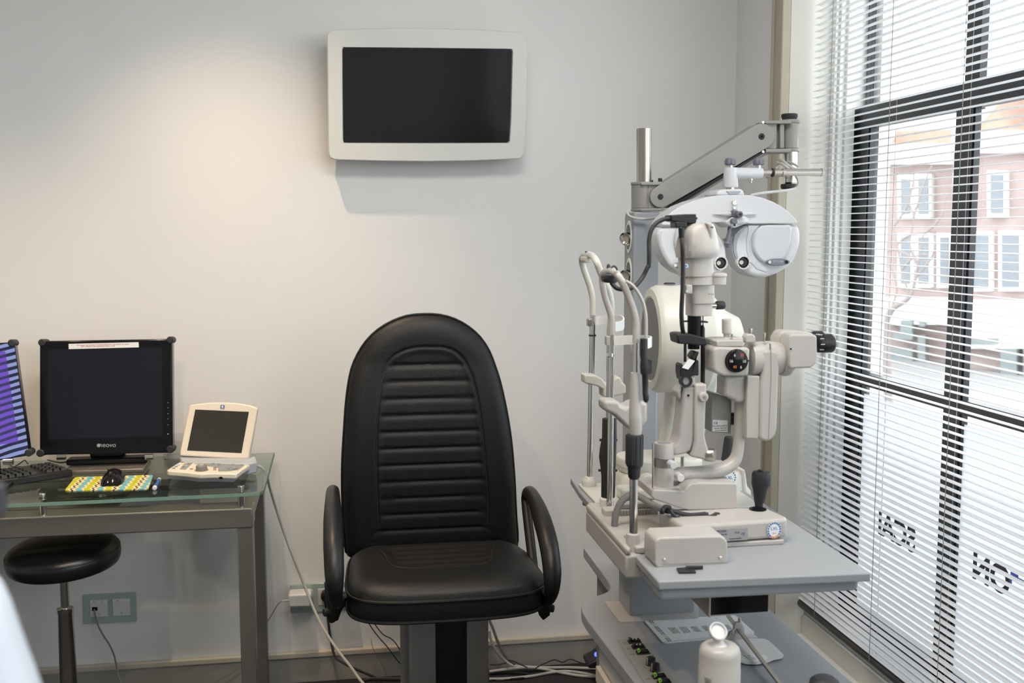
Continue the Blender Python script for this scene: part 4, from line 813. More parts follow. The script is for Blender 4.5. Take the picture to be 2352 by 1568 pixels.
MB().tube([aY(*c6(1030, 1050), YH-.03), aY(*c6(1025, 1110), YH-.032), aY(*c6(1013, 1170), YH-.035)], .0048, n=10).vloft(c6, [(1000, 1026, 1165), (985, 1040, 1190), (990, 1034, 1205), (1002, 1026, 1228)], YH-.035).build('nose_lever', 'knob_violet', ph)
MB().slab(c6, [(975, 1150), (1085, 1148), (1075, 1180), (1040, 1215), (1010, 1225)], YH+.02, YH+.03).build('forehead_pad', 'phoropter_white', ph, bevel=.002)
# ============================================================ SLIDING TABLE
tc_ = [aZ(1512, 1335, ZT), aZ(2001, 1315, ZT)]; fy = (tc_[0].y+tc_[1].y)/2; bk = aZ(1310, 1097, ZT)
tb = thing('sliding_table', ((tc_[0].x+tc_[1].x)/2, 2.0, ZT-.08), 'grey height adjustable instrument table carrying the slit lamp in front and the keratometer behind', 'table')
lf = aZ(1475, 1296, ZT); xr2 = aZ(1717, 1130, ZT)
TP_ = [tc_[0], tc_[1], V((xr2.x, bk.y-.02, ZT)), V((bk.x, bk.y, ZT)), aZ(1330, 1128, ZT)]
MB().prism(TP_, (0, 0, -.016)).build('tabletop', 'table_grey', tb, bevel=.003)
i0, i1 = aZ(1500, 1385, ZT-.026), aY(1967, 1345, tc_[1].y+.03)
ap = [V((tc_[0].x+.004, fy+.018, 0)), V((i1.x, tc_[1].y+.02, 0)), V((i1.x-.01, bk.y-.06, 0)), V((tc_[0].x+.03, bk.y-.06, 0))]
ap = [V((p.x, p.y, ZT-.016)) for p in ap]; MB().prism(ap, (0, 0, -.023)).build('underframe', 'table_grey', tb, bevel=.008, seg=3)
p = aY(*c8(165, 790), 2.28); MB().cyl(p+V((.01, 0, .01)), p+V((.01, 0, -.018)), .014).build('stop_foot', 'table_grey', tb)
q0, q1 = aY(1632, 1385, 1.78), aY(1765, 1405, 1.78)
MB().box((q0.x, 1.78, q1.z), (q1.x, 2.1, ZT-.039)).build('drawer_box', 'gloss_black', tb, bevel=.002)
MB().prism([V((q0.x-.001, 1.776, ZT-.039)), V((q0.x-.001, 1.776, q1.z-.002)), V((q0.x-.001, 2.14, q1.z+.0)), V((q0.x-.001, 2.14, ZT-.039))], (-.003, 0, 0)).build('drawer_side', 'steel', tb)
# ============================================================ SLIT LAMP
YS, YN, YR = 1.93, 1.80, 2.05
sl_ = thing('slit_lamp', aZ(1560, 1240, ZT), 'ivory slit lamp microscope with black eyepieces on the near half of the grey table', 'slit lamp')
def strip(pts, h, t, name, mat, par):
    P = smooth_path(pts, 6); m = MB(); rings = []
    for i, p in enumerate(P):
        d = (P[min(i+1, len(P)-1)]-P[max(i-1, 0)]); d.z = 0; d.normalize(); w = V((-d.y, d.x, 0))*t/2; rings.append([p+w+Z1*h/2, p-w+Z1*h/2, p-w-Z1*h/2, p+w-Z1*h/2])
    m.loft(rings).build(name, mat, par)
hr = [(630, 890, YN), (632, 800, YN), (630, 700, YN), (602, 580, YN), (560, 465, YN), (508, 350, YN), (465, 280, YN+.005), (420, 248, YN+.03), (375, 245, YN+.10), (335, 262, YR-.02), (325, 310, YR), (333, 390, YR), (352, 480, YR), (385, 580, YR), (408, 660, YR), (411, 740, YR), (411, 830, YR)]
MB().tube([aY(*c5(u, v), y) for u, v, y in hr], .0064, 6, 16).build('headrest_frame', 'lamp_ivory', sl_)
q = aY(*c5(392, 290), YN+.09); MB().vloft(c5, [(325, 462, 285), (322, 462, 300), (330, 455, 335), (345, 440, 346)], YN+.06, .03).vloft(c5, [(378, 385, 178), (368, 398, 192), (365, 400, 220)], YN+.06).build('fixation_head', 'rubber', sl_)
def post(px_c, c, u0, u1, v0, c2, v1, y, mat='chrome', nm='post'):
    a0, a1 = aY(*c(u0, v0), y), aY(*c(u1, v0), y); b = aY(*c2(*px_c, ), y) if 0 else aY(*c2(px_c, v1), y); r = (a1-a0).length/2; t = (a0+a1)/2
    return MB().cyl(b, t, r, n=24).build(nm, mat, sl_)
post(626, c5, 606, 654, 880, c5, 1165, YN); post(608, c8, 574, 646, 600, c8, 1125, YN)
post(392, c5, 382, 438, 815, c8, 905, YR)
MB().vloft(c5, [(370, 442, 985), (366, 442, 1010), (372, 438, 1016)], YR).build('stop_collar', 'chrome', sl_)
MB().vloft(c5, [(583, 660, 1158), (578, 668, 1250), (572, 674, 1420), (568, 680, 1568)], YN).vloft(c8, [(568, 684, 70), (572, 682, 180), (577, 675, 224)], YN).build('chin_sleeve', 'lamp_ivory', sl_)
gr = MB().vloft(c8, [(550, 688, 226), (543, 690, 240), (540, 692, 480), (546, 688, 508), (556, 672, 520), (562, 664, 605), (575, 652, 625)], YN, n=36).build('height_grip', 'rubber', sl_)
p = aY(*c8(616, 360), YN); m = MB()
for k in range(12):
    a = 2*math.pi*k/12; d = V((math.cos(a), math.sin(a), 0))*.0153; m.cyl(p+d-Z1*.026, p+d+Z1*.026, .0014, n=8)
m.build('grip_ribs', 'rubber', gr)
cup = [(345, 1412), (480, 1416), (500, 1455), (540, 1475), (600, 1440), (680, 1420), (738, 1432), (736, 1600), (690, 1650), (600, 1690), (540, 1640), (500, 1600), (440, 1545), (345, 1502)]
MB().slab(c5, cup, YN+.06, YN+.11).build('chin_cup', 'lamp_ivory', sl_, bevel=.006, seg=3)
strip([aY(*c5(u, v), y) for u, v, y in ((370, 876, YR), (480, 868, YR-.006), (620, 862, YR-.02), (730, 866, YR-.06), (768, 880, YR-.10), (735, 895, YN+.025), (660, 905, YN+.004))], .0185, .003, 'forehead_band', 'paper', sl_)
MB().slab(c5, [(365, 832), (398, 832), (400, 912), (385, 920), (365, 912)], YR-.008, YR+.008).build('band_clip', 'lamp_ivory', sl_, bevel=.001)
MB().slab(c5, [(585, 905), (620, 900), (622, 990), (590, 995)], YN+.004, YN+.012).build('band_clip', 'lamp_ivory', sl_, bevel=.001)
# chin-rest casting
cz0, cz1 = aY(*c8(540, 1530), YN-.03).z, aY(*c8(540, 1340), YN-.03).z; cxl = aY(*c8(538, 1400), YN-.03).x; cxr = aY(*c8(690, 1400), YN-.03).x; cz2 = aY(*c8(540, 1245), YN-.03).z
MB().box((cxl, YN-.03, cz0), (cxr, YR+.03, ZT+.001)).box((cxl, YN-.03, ZT), (cxl+.010, YR+.03, cz2)).build('clamp_casting', 'lamp_ivory', sl_, bevel=.005, seg=3)
MB().vloft(c8, [(546, 656, 1114), (544, 660, 1125), (540, 662, 1240), (540, 690, 1262), (540, 692, 1360), (548, 688, 1440)], YN).build('near_socket', 'lamp_ivory', sl_, bevel=.001)
MB().vloft(c8, [(332, 428, 900), (330, 432, 910), (326, 420, 1020), (326, 420, 1120)], YR).build('far_socket', 'lamp_ivory', sl_, bevel=.001)
MB().tube([aY(*c8(u, v), y) for u, v, y in ((470, 1140, 1.93), (440, 1060, 1.93), (445, 960, 1.93), (480, 860, 1.93), (535, 795, 1.93), (600, 768, 1.93), (680, 795, 1.91), (760, 845, 1.89), (850, 890, 1.86), (905, 905, 1.85))], .0068, 6, 14).build('cable_hose', 'grey_hose', sl_)
MB().tube([aY(*c8(u, v), y) for u, v, y in ((890, 880, 1.85), (870, 905, 1.84), (865, 935, 1.84))], .0045).vloft(c8, [(880, 945, 870), (875, 945, 925)], 1.85, .012).build('hose_clamp', 'black_plastic', sl_)
m = MB(); m.tube([aY(*d1(u, v), 1.845) for u, v in ((240, 690), (300, 715), (400, 745), (480, 755), (600, 745))], .0042).tube([aY(*d1(u, v), 1.84) for u, v in ((290, 710), (330, 760), (400, 795), (480, 805), (560, 798), (640, 770), (690, 750))], .0036)
m.vloft(d1, [(672, 722, 738), (668, 725, 750), (668, 725, 805)], 1.85).hloft(d1, [(480, 742, 770), (560, 736, 772), (620, 732, 772)], 1.845).vloft(d1, [(565, 622, 765), (565, 622, 812)], 1.85); m.build('signal_cables', 'dark_cable', sl_)
# base and carriage
MB().box((cxl+.012, 1.79, ZT), (aY(*d1(1315, 1015), 1.77).x, 2.11, ZT+.009)).build('base_plate', 'lamp_ivory', sl_, bevel=.002)
YC2 = 1.795; zc3 = aY(*d1(1110, 797), YC2).z; zc4 = max(ZT+.011, aY(*d1(960, 995), YC2).z)
cp = [(400, 852), (1115, 800), (1294, 787), (1300, 772), (1115, 690), (700, 692), (215, 702), (205, 712)]
MB().prism([aZ(*d1(*p), zc3) for p in cp], (0, 0, zc4-zc3)).build('carriage', 'lamp_ivory', sl_, bevel=.008, seg=4)
cpz = aZ(*d1(400, 852), zc3); yfr_ = cpz.y
def onf(poly, mat, nm, t=.0006, par=sl_): return MB().prism([V((q.x, q.y-.0012, q.z)) for q in [face(*p) for p in poly]], (0, -t, 0)).build(nm, mat, par)
fa, fb = aZ(*d1(400, 852), zc3), aZ(*d1(1115, 800), zc3); fn = V((fb-fa).cross(Z1)).normalized(); FPL = Pln(fa, fn if fn.y < 0 else -fn)
face = lambda u, v: FPL(*d1(u, v))
lp = onf([(648, 885), (958, 865), (955, 966), (800, 975), (655, 985)], 'column_side', 'rating_plate'); onf([(592, 915), (645, 911), (645, 932), (592, 936)], 'label_yellow', 'warning_label')
def ftext(s_, sz, u, v, mat, par=sl_): o = FPL(*d1(u, v), .0021); x = (fb-fa).normalized(); return text(s_, sz, o, x, Z1, mat, par, 'lettering', .0001)
ftext('TOPCON', .0062, 722, 897, 'ink', lp); ftext('CE', .006, 922, 917, 'ink', lp); ftext('SL-3E', .004, 870, 905, 'ink', lp); ftext('SLIT LAMP 100-240V', .0035, 720, 925, 'ink', lp); ftext('MADE IN JAPAN', .0035, 855, 958, 'ink', lp)
o = FPL(*d1(1187, 885), .0018); xd = (fb-fa).normalized(); MB().prism([o+xd*(.0144*math.cos(a))+Z1*(.0158*math.sin(a)) for a in [2*math.pi*k/40 for k in range(40)]], FPL.n*.0004).build('round_sticker', 'paper', sl_)
m = MB(); mo_ = MB()
for k in range(18):
    a = 2*math.pi*k/18+.1; cc_ = o+xd*(.0122*math.cos(a))+Z1*(.0136*math.sin(a))+FPL.n*.0005; w = .0016
    (mo_ if math.sin(a) < -.8 else m).prism([cc_-xd*w-Z1*w, cc_+xd*w-Z1*w, cc_+xd*w+Z1*w, cc_-xd*w+Z1*w], FPL.n*.0002)
m.build('sticker_print', 'label_blue', sl_); mo_.build('sticker_print', 'ink_orange', sl_)
text('LXL', .0085, o+FPL.n*.0006+Z1*.003, xd, Z1, 'label_blue', sl_, 'lettering', .0001); text('2014', .004, o+FPL.n*.0006-Z1*.006, xd, Z1, 'ink_orange', sl_, 'lettering', .0001)
q = FPL(*d1(478, 912), 0); MB().cyl(q, q+FPL.n*.006, .0085, n=24).build('lock_knob', 'steel', sl_, bevel=.001)
MB().vloft(d1, [(1050, 1100, 368), (1052, 1106, 378), (1012, 1148, 386), (1002, 1158, 402), (998, 1150, 485), (1008, 1128, 530), (1016, 1112, 600), (1018, 1102, 640), (1024, 1090, 656), (1026, 1086, 715)], 1.94, n=32).build('joystick', 'rubber', sl_)
p = aZ(*d1(1048, 706), zc3+.0005); MB().cyl(p, p+Z1*.0012, .0165, n=32).build('joystick_collar', 'gloss_black', sl_)
m = MB().slab(c8, [(795, 1380), (800, 1215), (812, 1178), (850, 1154), (1390, 1136), (1432, 1158), (1458, 1200), (1458, 1385), (1455, 1402), (842, 1430), (815, 1420)], 1.70, 1.765); rc = m.build('rail_cover', 'lamp_ivory', sl_, bevel=.006, seg=3)
for u, v in ((890, 1355), (1392, 1335)): MB().disc(c8, u, v, 14, 1.6975, 1.70).build('cover_screw', 'chrome', rc, bevel=.0008)
MB().slab(c8, [(860, 1390), (1456, 1374), (1456, 1378), (860, 1394)], 1.6992, 1.701).build('cover_seam', 'panel_grey', rc)
m = MB(); r0 = aZ(*c8(560, 1180), ZT+.012)
m.box((cxl+.02, 1.775, ZT+.001), (aY(*c8(900, 1150), 1.78).x, 1.86, ZT+.014)); m.box((cxl+.02, 2.0, ZT+.001), (aY(*c8(900, 1150), 1.95).x, 2.03, ZT+.022)); m.build('rail_bed', 'lamp_ivory', sl_, bevel=.003)
m = MB(); 
for k in range(14): x = cxl+.035+k*.006; m.box((x, 1.996, ZT+.012), (x+.003, 2.0, ZT+.02))
m.build('rack_teeth', 'panel_grey', sl_)
MB().box((aY(*c8(470, 930), 2.0).x, 2.0, ZT+.022), (aY(*c8(800, 930), 2.0).x, 2.015, aY(*c8(600, 850), 2.0).z)).build('rear_guard', 'panel_grey', sl_, bevel=.002)
# swing base and hub
MB().slab(d1, [(140, 540), (320, 545), (410, 550), (440, 520), (475, 490), (540, 478), (860, 482), (874, 500), (870, 688), (845, 705), (470, 715), (400, 703), (300, 672), (165, 625), (136, 600)], YS-.05, YS+.055).build('swing_base', 'lamp_ivory', sl_, bevel=.007, seg=3)
MB().slab(d1, [(630, 700), (840, 700), (850, 790), (850, 860), (600, 860), (620, 790)], YS-.03, YS+.04).build('pivot_neck', 'lamp_ivory', sl_, bevel=.005)
MB().vloft(d1, [(162, 326, 137), (160, 328, 145), (160, 328, 262)], YS-.01, n=32).build('hub', 'lamp_ivory', sl_); MB().vloft(d1, [(157, 330, 265), (157, 330, 333)], YS-.01, n=32).build('angle_scale', 'steel', sl_)
MB().vloft(d1, [(158, 326, 335), (150, 322, 440), (144, 318, 540)], YS-.01, n=32).build('hub', 'lamp_ivory', sl_); MB().vloft(d1, [(190, 300, 133), (190, 300, 139)], YS-.01).build('hub_cap', 'panel_grey', sl_)
p, q = aY(*d1(149, 145), YS-.05), aY(*d1(149, 525), YS-.05); MB().cyl(p, q, .002, n=10).build('index_pin', 'chrome', sl_)
for u, v in ((327, 332), (389, 441)):
    MB().disc(d1, u, v, 31, YS-.062, YS-.04).build('lock_knob', 'white_plastic', sl_, bevel=.001)
p, q = aY(*d1(402, 258), YS-.02), aY(*d1(402, 345), YS-.02); MB().cyl(p, q, .0038, n=12).build('guide_pin', 'chrome', sl_)
m = MB(); m.tube([aY(*a, YS+.0) for a in (c7(632, 760), c7(628, 900), c7(622, 1080), c7(616, 1230), d1(868, 180+60), d1(835, 305), d1(770, 350), d1(660, 383), d1(530, 398), d1(400, 405), d1(290, 412), d1(240, 420))], [.0115, .0108, .0105, .0105, .0115, .0128, .0138, .0142, .0142, .0142, .0142, .0135], 6, 18, flat=1.25, up=(0, 0, 1)); m.build('microscope_arm', 'lamp_ivory', sl_)
MB().slab(c7, [(486, 640), (692, 640), (690, 840), (675, 880), (600, 880), (560, 850), (500, 826), (484, 800)], YS-.022, YS+.024).build('arm_head', 'lamp_ivory', sl_, bevel=.006, seg=3)
# microscope
MB().slab(c7, [(384, 400), (420, 378), (705, 384), (716, 405), (710, 600), (700, 640), (480, 642), (420, 620), (386, 590)], YS-.040, YS+.036).build('magnification_housing', 'lamp_ivory', sl_, bevel=.010, seg=4)
p = aY(*c7(408, 490), YS); ry = (aY(*c7(408, 602), YS)-p).length; MB().lathe(p+X1*.012, -X1, [(0, ry), (.010, ry), (.016, ry*.93), (.016, ry*.8), (.011, ry*.7)], 40, .86).build('objective_ring', 'black_plastic', sl_); MB().lathe(p+X1*.0, -X1, [(0, ry*.72), (.001, ry*.70), (.003, .001)], 40).build('objective_lens', 'lens', sl_)
p = aY(*c7(592, 503), YS-.040); rr = (aY(*c7(688, 503), YS-.04)-p).length; dl = MB().lathe(p, -Y1, [(0, rr*1.06), (.001, rr*1.06), (.002, rr), (.008, rr*.97), (.009, rr*.9)], 40).build('magnification_dial', 'gloss_black', sl_)
for u, v, s_, mt_ in ((580, 455, '6', 'white_mark'), (645, 453, '25', 'ink_orange'), (548, 508, '16', 'white_mark'), (665, 510, '10', 'white_mark'), (580, 560, '40', 'ink_orange'), (636, 562, '6', 'white_mark')): text(s_, .0075, V((aY(*c7(u, v), YS-.05).x, YS-.0496, aY(*c7(u, v), YS-.05).z)), X1, Z1, mt_, dl, 'dial_number', .0002)
MB().slab(c7, [(416, 326), (480, 318), (658, 318), (658, 376), (416, 378)], YS-.036, YS+.034).slab(c7, [(560, 298), (658, 298), (660, 330), (560, 330)], YS-.03, YS+.02).build('top_plate', 'lamp_ivory', sl_, bevel=.002)
MB().vloft(c7, [(470, 546, 126), (464, 550, 134), (466, 548, 255), (478, 540, 262), (478, 540, 292), (446, 566, 300), (446, 566, 322)], YS-.005).build('filter_knob', 'lamp_ivory', sl_, bevel=.0008)
MB().vloft(c7, [(545, 566, 262), (545, 566, 292)], YS-.02, n=12).vloft(c7, [(702, 738, 213), (700, 738, 225), (700, 732, 268)], YS-.02, n=14).vloft(c7, [(824, 858, 253), (824, 858, 290), (832, 852, 298), (832, 852, 330)], YS-.02, n=14).build('lever_pin', 'steel', sl_)
MB().slab(c7, [(675, 345), (680, 285), (700, 262), (745, 262), (768, 285), (772, 345)], YS-.028, YS-.006).build('lever_boss', 'lamp_ivory', sl_, bevel=.003)
MB().hloft(c7, [(700, 345, 632), (715, 336, 636), (835, 330, 625), (845, 326, 622), (900, 326, 625), (985, 338, 610)], YS, .036, n=36, e=.85).build('body_tube', 'lamp_ivory', sl_, ang=50)
MB().hloft(c7, [(985, 335, 628), (1000, 334, 638), (1030, 338, 640), (1050, 345, 636), (1062, 360, 615)], YS-.004, .038, n=40).build('flange', 'lamp_ivory', sl_, ang=30)
MB().slab(c7, [(694, 640), (806, 640), (800, 1180), (785, 1206), (680, 1200), (684, 900)], YS-.032, YS+.03).build('side_box', 'lamp_ivory', sl_, bevel=.002)
MB().slab(c7, [(835, 420), (905, 400), (978, 430), (982, 600), (974, 660), (962, 1100), (950, 1165), (915, 1210), (880, 1228), (830, 1225), (800, 1195), (806, 1100), (812, 700), (835, 600)], YS-.036, YS+.034).build('prism_housing', 'lamp_ivory', sl_, bevel=.007, seg=3)
MB().slab(c7, [(902, 350), (905, 350), (910, 640), (885, 1215), (882, 1215), (906, 640)], YS-.0368, YS-.03).build('housing_seam', 'panel_grey', sl_)
eb = [(1062, 300), (1085, 264), (1296, 264), (1322, 285), (1326, 480), (1312, 530), (1270, 568), (1082, 576), (1062, 545)]
MB().slab(c7, eb, YS-.045, YS-.008).build('eyepiece_housing', 'lamp_ivory', sl_, bevel=.007, seg=3)
MB().slab(c7, [(960, 300), (1000, 232), (1170, 236), (1300, 255), (1300, 480), (1240, 540), (1062, 550), (965, 500)], YS+.006, YS+.045).build('eyepiece_housing', 'lamp_ivory', sl_, bevel=.007, seg=3)
for dy, du, dv in ((-.027, 0, 0), (.026, -85, -28)):
    ey = MB().hloft(c7, [(1315+du, 285+dv, 420+dv), (1328+du, 268+dv, 428+dv), (1360+du, 266+dv, 430+dv), (1362+du, 262+dv, 430+dv), (1440+du, 260+dv, 430+dv), (1456+du, 270+dv, 424+dv), (1463+du, 290+dv, 408+dv)], YS+dy, n=36).build('eyepiece', 'black_plastic', sl_, ang=30)
    m = MB(); c_ = aY(*c7(1395+du, 346+dv), YS+dy); rr = (aY(*c7(1395+du, 430+dv), YS+dy)-c_).length
    for k in range(10): m.box((c_.x-.004, c_.y-.0, 0), (c_.x+.004, c_.y, 0)) if 0 else m.cyl(c_+V((-.018+.0, math.cos(k*.628)*rr, math.sin(k*.628)*rr)), c_+V((-.010, math.cos(k*.628)*rr, math.sin(k*.628)*rr)), .0007, n=6)
    m.build('scale_marks', 'white_mark', ey)
MB().disc(c7, 1085, 396, 7, YS-.0465, YS-.045).disc(c7, 706, 503, 6, YS-.0415, YS-.04).build('set_screw', 'gloss_black', sl_)
# illumination tower
YL = YS+.0
lh_ = MB().vloft(d7, [(600, 900, 196), (575, 945, 205), (530, 968, 260), (490, 988, 350), (460, 1008, 450), (446, 1022, 550), (447, 1014, 630), (452, 986, 672)], YL, n=40).build('lamp_housing', 'lamp_ivory', sl_, ang=50)
MB().slab(d7, [(855, 190), (940, 190), (962, 240), (960, 262), (925, 460), (905, 330), (880, 230)], YL-.037, YL-.0).build('housing_tab', 'lamp_ivory', lh_, bevel=.003); MB().slab(d7, [(918, 242), (955, 246), (955, 258), (918, 256)], YL-.0378, YL-.035).build('tab_slot', 'gloss_black', lh_)
p = V((aY(*d7(620, 522), YL-.045).x, YL-.0, 0)); 
for s_, v in (('12V 30W', 520), ('6V  20W', 555)):
    o = aY(*d7(615, v), YL-.0475); text(s_, .0075, o, X1, Z1, 'panel_grey', lh_, 'lettering', .0002)
MB().vloft(d7, [(480, 942, 672), (482, 942, 926)], YL, n=36).build('upper_barrel', 'lamp_ivory', sl_); MB().vloft(d7, [(506, 944, 930), (506, 944, 1042)], YL, n=36).build('filter_barrel', 'lamp_ivory', sl_)
MB().vloft(d7, [(900, 1100, 880), (866, 1134, 898), (862, 1136, 930), (868, 1126, 938), (868, 1122, 1044)], YL-.005, n=36).build('filter_disc', 'lamp_ivory', sl_, bevel=.001)
MB().vloft(d7, [(592, 942, 1046), (592, 942, 1300), (592, 915, 1310), (592, 915, 1470)], YL, n=36, e=.6).build('slit_housing', 'lamp_ivory', sl_, bevel=.001)
MB().slab(d7, [(576, 1050), (668, 1050), (668, 1175), (576, 1175)], YL-.042, YL-.01).build('side_block', 'lamp_ivory', sl_, bevel=.002); MB().disc(d7, 593, 1138, 18, YL-.0435, YL-.04).build('brass_screw', 'steel', sl_)
MB().hloft(d7, [(895, 1160, 1184), (955, 1160, 1184)], YL-.036, n=12).build('lever_pin', 'steel', sl_)
MB().hloft(d7, [(915, 1300, 1375), (1030, 1295, 1380)], YL-.005).build('knob_shaft', 'chrome', sl_); MB().hloft(d7, [(992, 1278, 1385), (1000, 1272, 1392), (1085, 1272, 1390), (1110, 1285, 1378), (1118, 1305, 1355)], YL-.005).build('slit_knob', 'rubber', sl_)
o = aY(*d7(585, 788), YL-.041); o.y = YL-.0385; MB().cyl(o, o-Y1*.001, .0052, n=28).build('blue_emblem', 'label_blue', sl_); MB().cyl(o-Y1*.0008, o-Y1*.0014, .0040, n=28).build('blue_emblem', 'paper', sl_); MB().prism([o+V(t)-Y1*.0015 for t in ((-.002, 0, .002), (.002, 0, .001), (-.001, 0, -.003))], (0, -.0003, 0)).build('blue_emblem', 'label_blue', sl_)
MB().vloft(c5, [(1096, 1216, 640), (1096, 1216, 860), (1098, 1200, 862), (1098, 1200, 944)], YL).build('lens_tube', 'gloss_black', sl_)
MB().slab(c5, [(996, 815), (1040, 806), (1140, 812), (1270, 850), (1274, 915), (1200, 918), (1120, 905), (1010, 900)], YL-.03, YL+.018).build('tube_clamp', 'black_plastic', sl_, bevel=.003)
MB().vloft(c5, [(1222, 1240, 730), (1215, 1250, 760), (1212, 1250, 1262)], YL-.005).vloft(c5, [(1060, 1086, 900), (1060, 1084, 1060)], YL-.01).hloft(c5, [(1050, 688, 704), (1100, 688, 704)], YL).slab(c5, [(1205, 692), (1280, 698), (1280, 712), (1205, 708)], YL-.008, YL+.008).vloft(c5, [(1228, 1238, 640), (1228, 1238, 740)], YL).build('guide_rod', 'black_plastic', sl_)
MB().slab(c5, [(1112, 1034), (1162, 1052), (1102, 1130), (1050, 1116)], YL-.026, YL-.022).build('mirror', 'paper', sl_)
MB().slab(c5, [(1030, 1090), (1050, 1075), (1060, 1115), (1105, 1130), (1160, 1050), (1130, 1020), (1166, 968), (1200, 972), (1192, 1000), (1168, 1045), (1196, 1048), (1196, 1186), (1135, 1186), (1120, 1230), (1040, 1230), (1028, 1160)], YL-.021, YL+.01).build('mirror_holder', 'black_plastic', sl_, bevel=.002)
p = aY(*c5(1082, 1232), YL-.026); MB().lathe(p, -Y1, [(-.01, .0118), (.003, .0118), (.003, .0075), (-.008, .0072)], 32).build('diffuser_ring', 'black_plastic', sl_); MB().cyl(p, p+Y1*.004, .0078, n=28).build('diffuser', 'panel_grey', sl_)
ia = [(118, 735), (222, 742), (224, 860), (218, 1190), (205, 1260), (185, 1310), (140, 1342), (30, 1362), (28, 1282), (55, 1250), (75, 1180), (100, 1000), (112, 860)]
MB().slab(c7, ia, YL-.024, YL+.024).build('illumination_arm', 'lamp_ivory', sl_, bevel=.005, seg=3)
MB().slab(c7, [(62, 780), (118, 720), (130, 640), (225, 640), (232, 740), (110, 760), (100, 850), (70, 840)], YL-.018, YL+.02).build('lower_barrel', 'lamp_ivory', sl_, bevel=.003)
MB().slab(c7, [(226, 714), (330, 710), (328, 860), (322, 890), (312, 1180), (330, 1260), (345, 1300), (340, 1390), (300, 1395), (180, 1366), (205, 1320), (222, 1220)], YL-.032, YL+.012).build('pivot_plate', 'lamp_ivory', sl_, bevel=.004)
MB().disc(c7, 303, 832, 42, YL-.040, YL-.03).build('pivot_boss', 'lamp_ivory', sl_, bevel=.002); MB().disc(c7, 310, 831, 13, YL-.042, YL-.038).build('pivot_screw', 'steel', sl_)
p = aY(*c7(310, 1345), YL-.02); e_ = V((.75, -.55, 0)).normalized(); MB().lathe(p, e_, [(0, .0115), (.004, .0128), (.018, .0128), (.0195, .0118)], 32).build('tilt_knob', 'steel', sl_); MB().disc(c7, 163, 815, 10, YL-.026, YL-.02).build('set_screw', 'gloss_black', sl_)
MB().slab(c7, [(372, 800), (390, 792), (540, 838), (552, 870), (545, 1160), (362, 1146)], YS+.02, YS+.06).build('filter_box', 'panel_grey', sl_, bevel=.003)
MB().slab(c7, [(381, 1034), (516, 1040), (514, 1146), (380, 1138)], YS+.0195, YS+.021).build('box_label', 'paper', sl_)
o = aY(*c7(408, 1065), YS+.019); text('CE', .007, o, X1, Z1, 'ink', sl_, 'lettering', .0001)
for k, s_ in enumerate(('FIXATION LAMP 6V', 'MODEL NO 2415', 'TOKYO JAPAN')): text(s_, .0035, aY(*c7(448, 1090+k*20), YS+.019), X1, Z1, 'ink', sl_, 'lettering', .0001)
MB().hloft(c7, [(342, 985, 1040), (374, 985, 1040)], YS+.04).hloft(c7, [(540, 972, 1078), (550, 966, 1082), (575, 970, 1080)], YS+.035, n=14).build('box_knob', 'rubber', sl_)
m = MB()
for k in range(14): p = aY(*c7(466-k*.5 - (k > 7)*(k-7)*3, 655+k*10), YS+.035); m.lathe(p, Y1 if k % 2 else X1, [(-.0006, .0019), (.0006, .0019)], 8)
m.build('chain', 'steel', sl_)
# plug on the lamp and its leads
MB().slab(c6, [(528, 948), (640, 940), (745, 938), (748, 1000), (740, 1018), (640, 1016), (530, 1000)], YL-.02, YL+.02).slab(c6, [(566, 1005), (668, 1010), (660, 1055), (570, 1056)], YL-.045, YL-.01).slab(c6, [(742, 962), (758, 965), (758, 985), (742, 988)], YL-.006, YL+.006).vloft(c6, [(590, 640, 1050), (592, 642, 1100), (597, 638, 1148)], YL-.045).hloft(c6, [(470, 972, 992), (500, 962, 1000), (535, 960, 1000)], YL-.01).build('connector', 'black_plastic', sl_, bevel=.002)
MB().tube([aY(*a, y) for a, y in ((d7(518, 390), YL-.045), (d7(528, 520), YL-.05), (d7(534, 700), YL-.046), (d7(535, 900), YL-.044), (d7(528, 1150), YL-.044), (d7(515, 1400), YL-.04), (c5(1042, 690), YL-.035), (c5(1048, 760), YL-.02), (c5(1062, 820), YL-.01))], .0042, 6, 10).build('lamp_lead', 'dark_cable', sl_)
MB().tube([aY(*a, y) for a, y in ((d7(330, 135), YL-.01), (d7(260, 145), YL-.01), (d7(160, 200), YL-.012), (d7(90, 310), YL-.014), (d7(64, 450), YL-.016), (d7(66, 620), YL-.02), (d7(62, 780), YL-.02), (c5(735, 210), YL-.02), (c5(690, 300), YL-.02), (c5(620, 380), YL-.03), (c5(540, 408), YL-.03), (c5(460, 400), YL-.02), (c5(410, 350), YL-.01))], .0042, 6, 10).build('lamp_lead', 'dark_cable', sl_)
MB().tube([aY(*c5(u, v), YN-.012) for u, v in ((540, 335), (600, 375), (650, 440), (695, 530), (718, 640), (722, 760), (720, 860))], .0030, 6, 10).build('fixation_lead', 'lamp_ivory', sl_)
MB().vloft(c5, [(668, 735, 852), (666, 735, 1000), (672, 742, 1040), (667, 750, 1100), (672, 746, 1165), (685, 740, 1180), (690, 740, 1350), (692, 748, 1370), (696, 746, 1405), (708, 734, 1426)], YN-.014).slab(c5, [(738, 1040), (775, 1045), (772, 1165), (745, 1175)], YN-.02, YN-.008).build('fixation_torch', 'rubber', sl_)
MB().tube([aY(*c5(u, v), YN) for u, v in ((405, 215), (430, 200), (450, 212), (462, 238))], .0016, 6, 8).build('spring_clip', 'dark_cable', sl_)
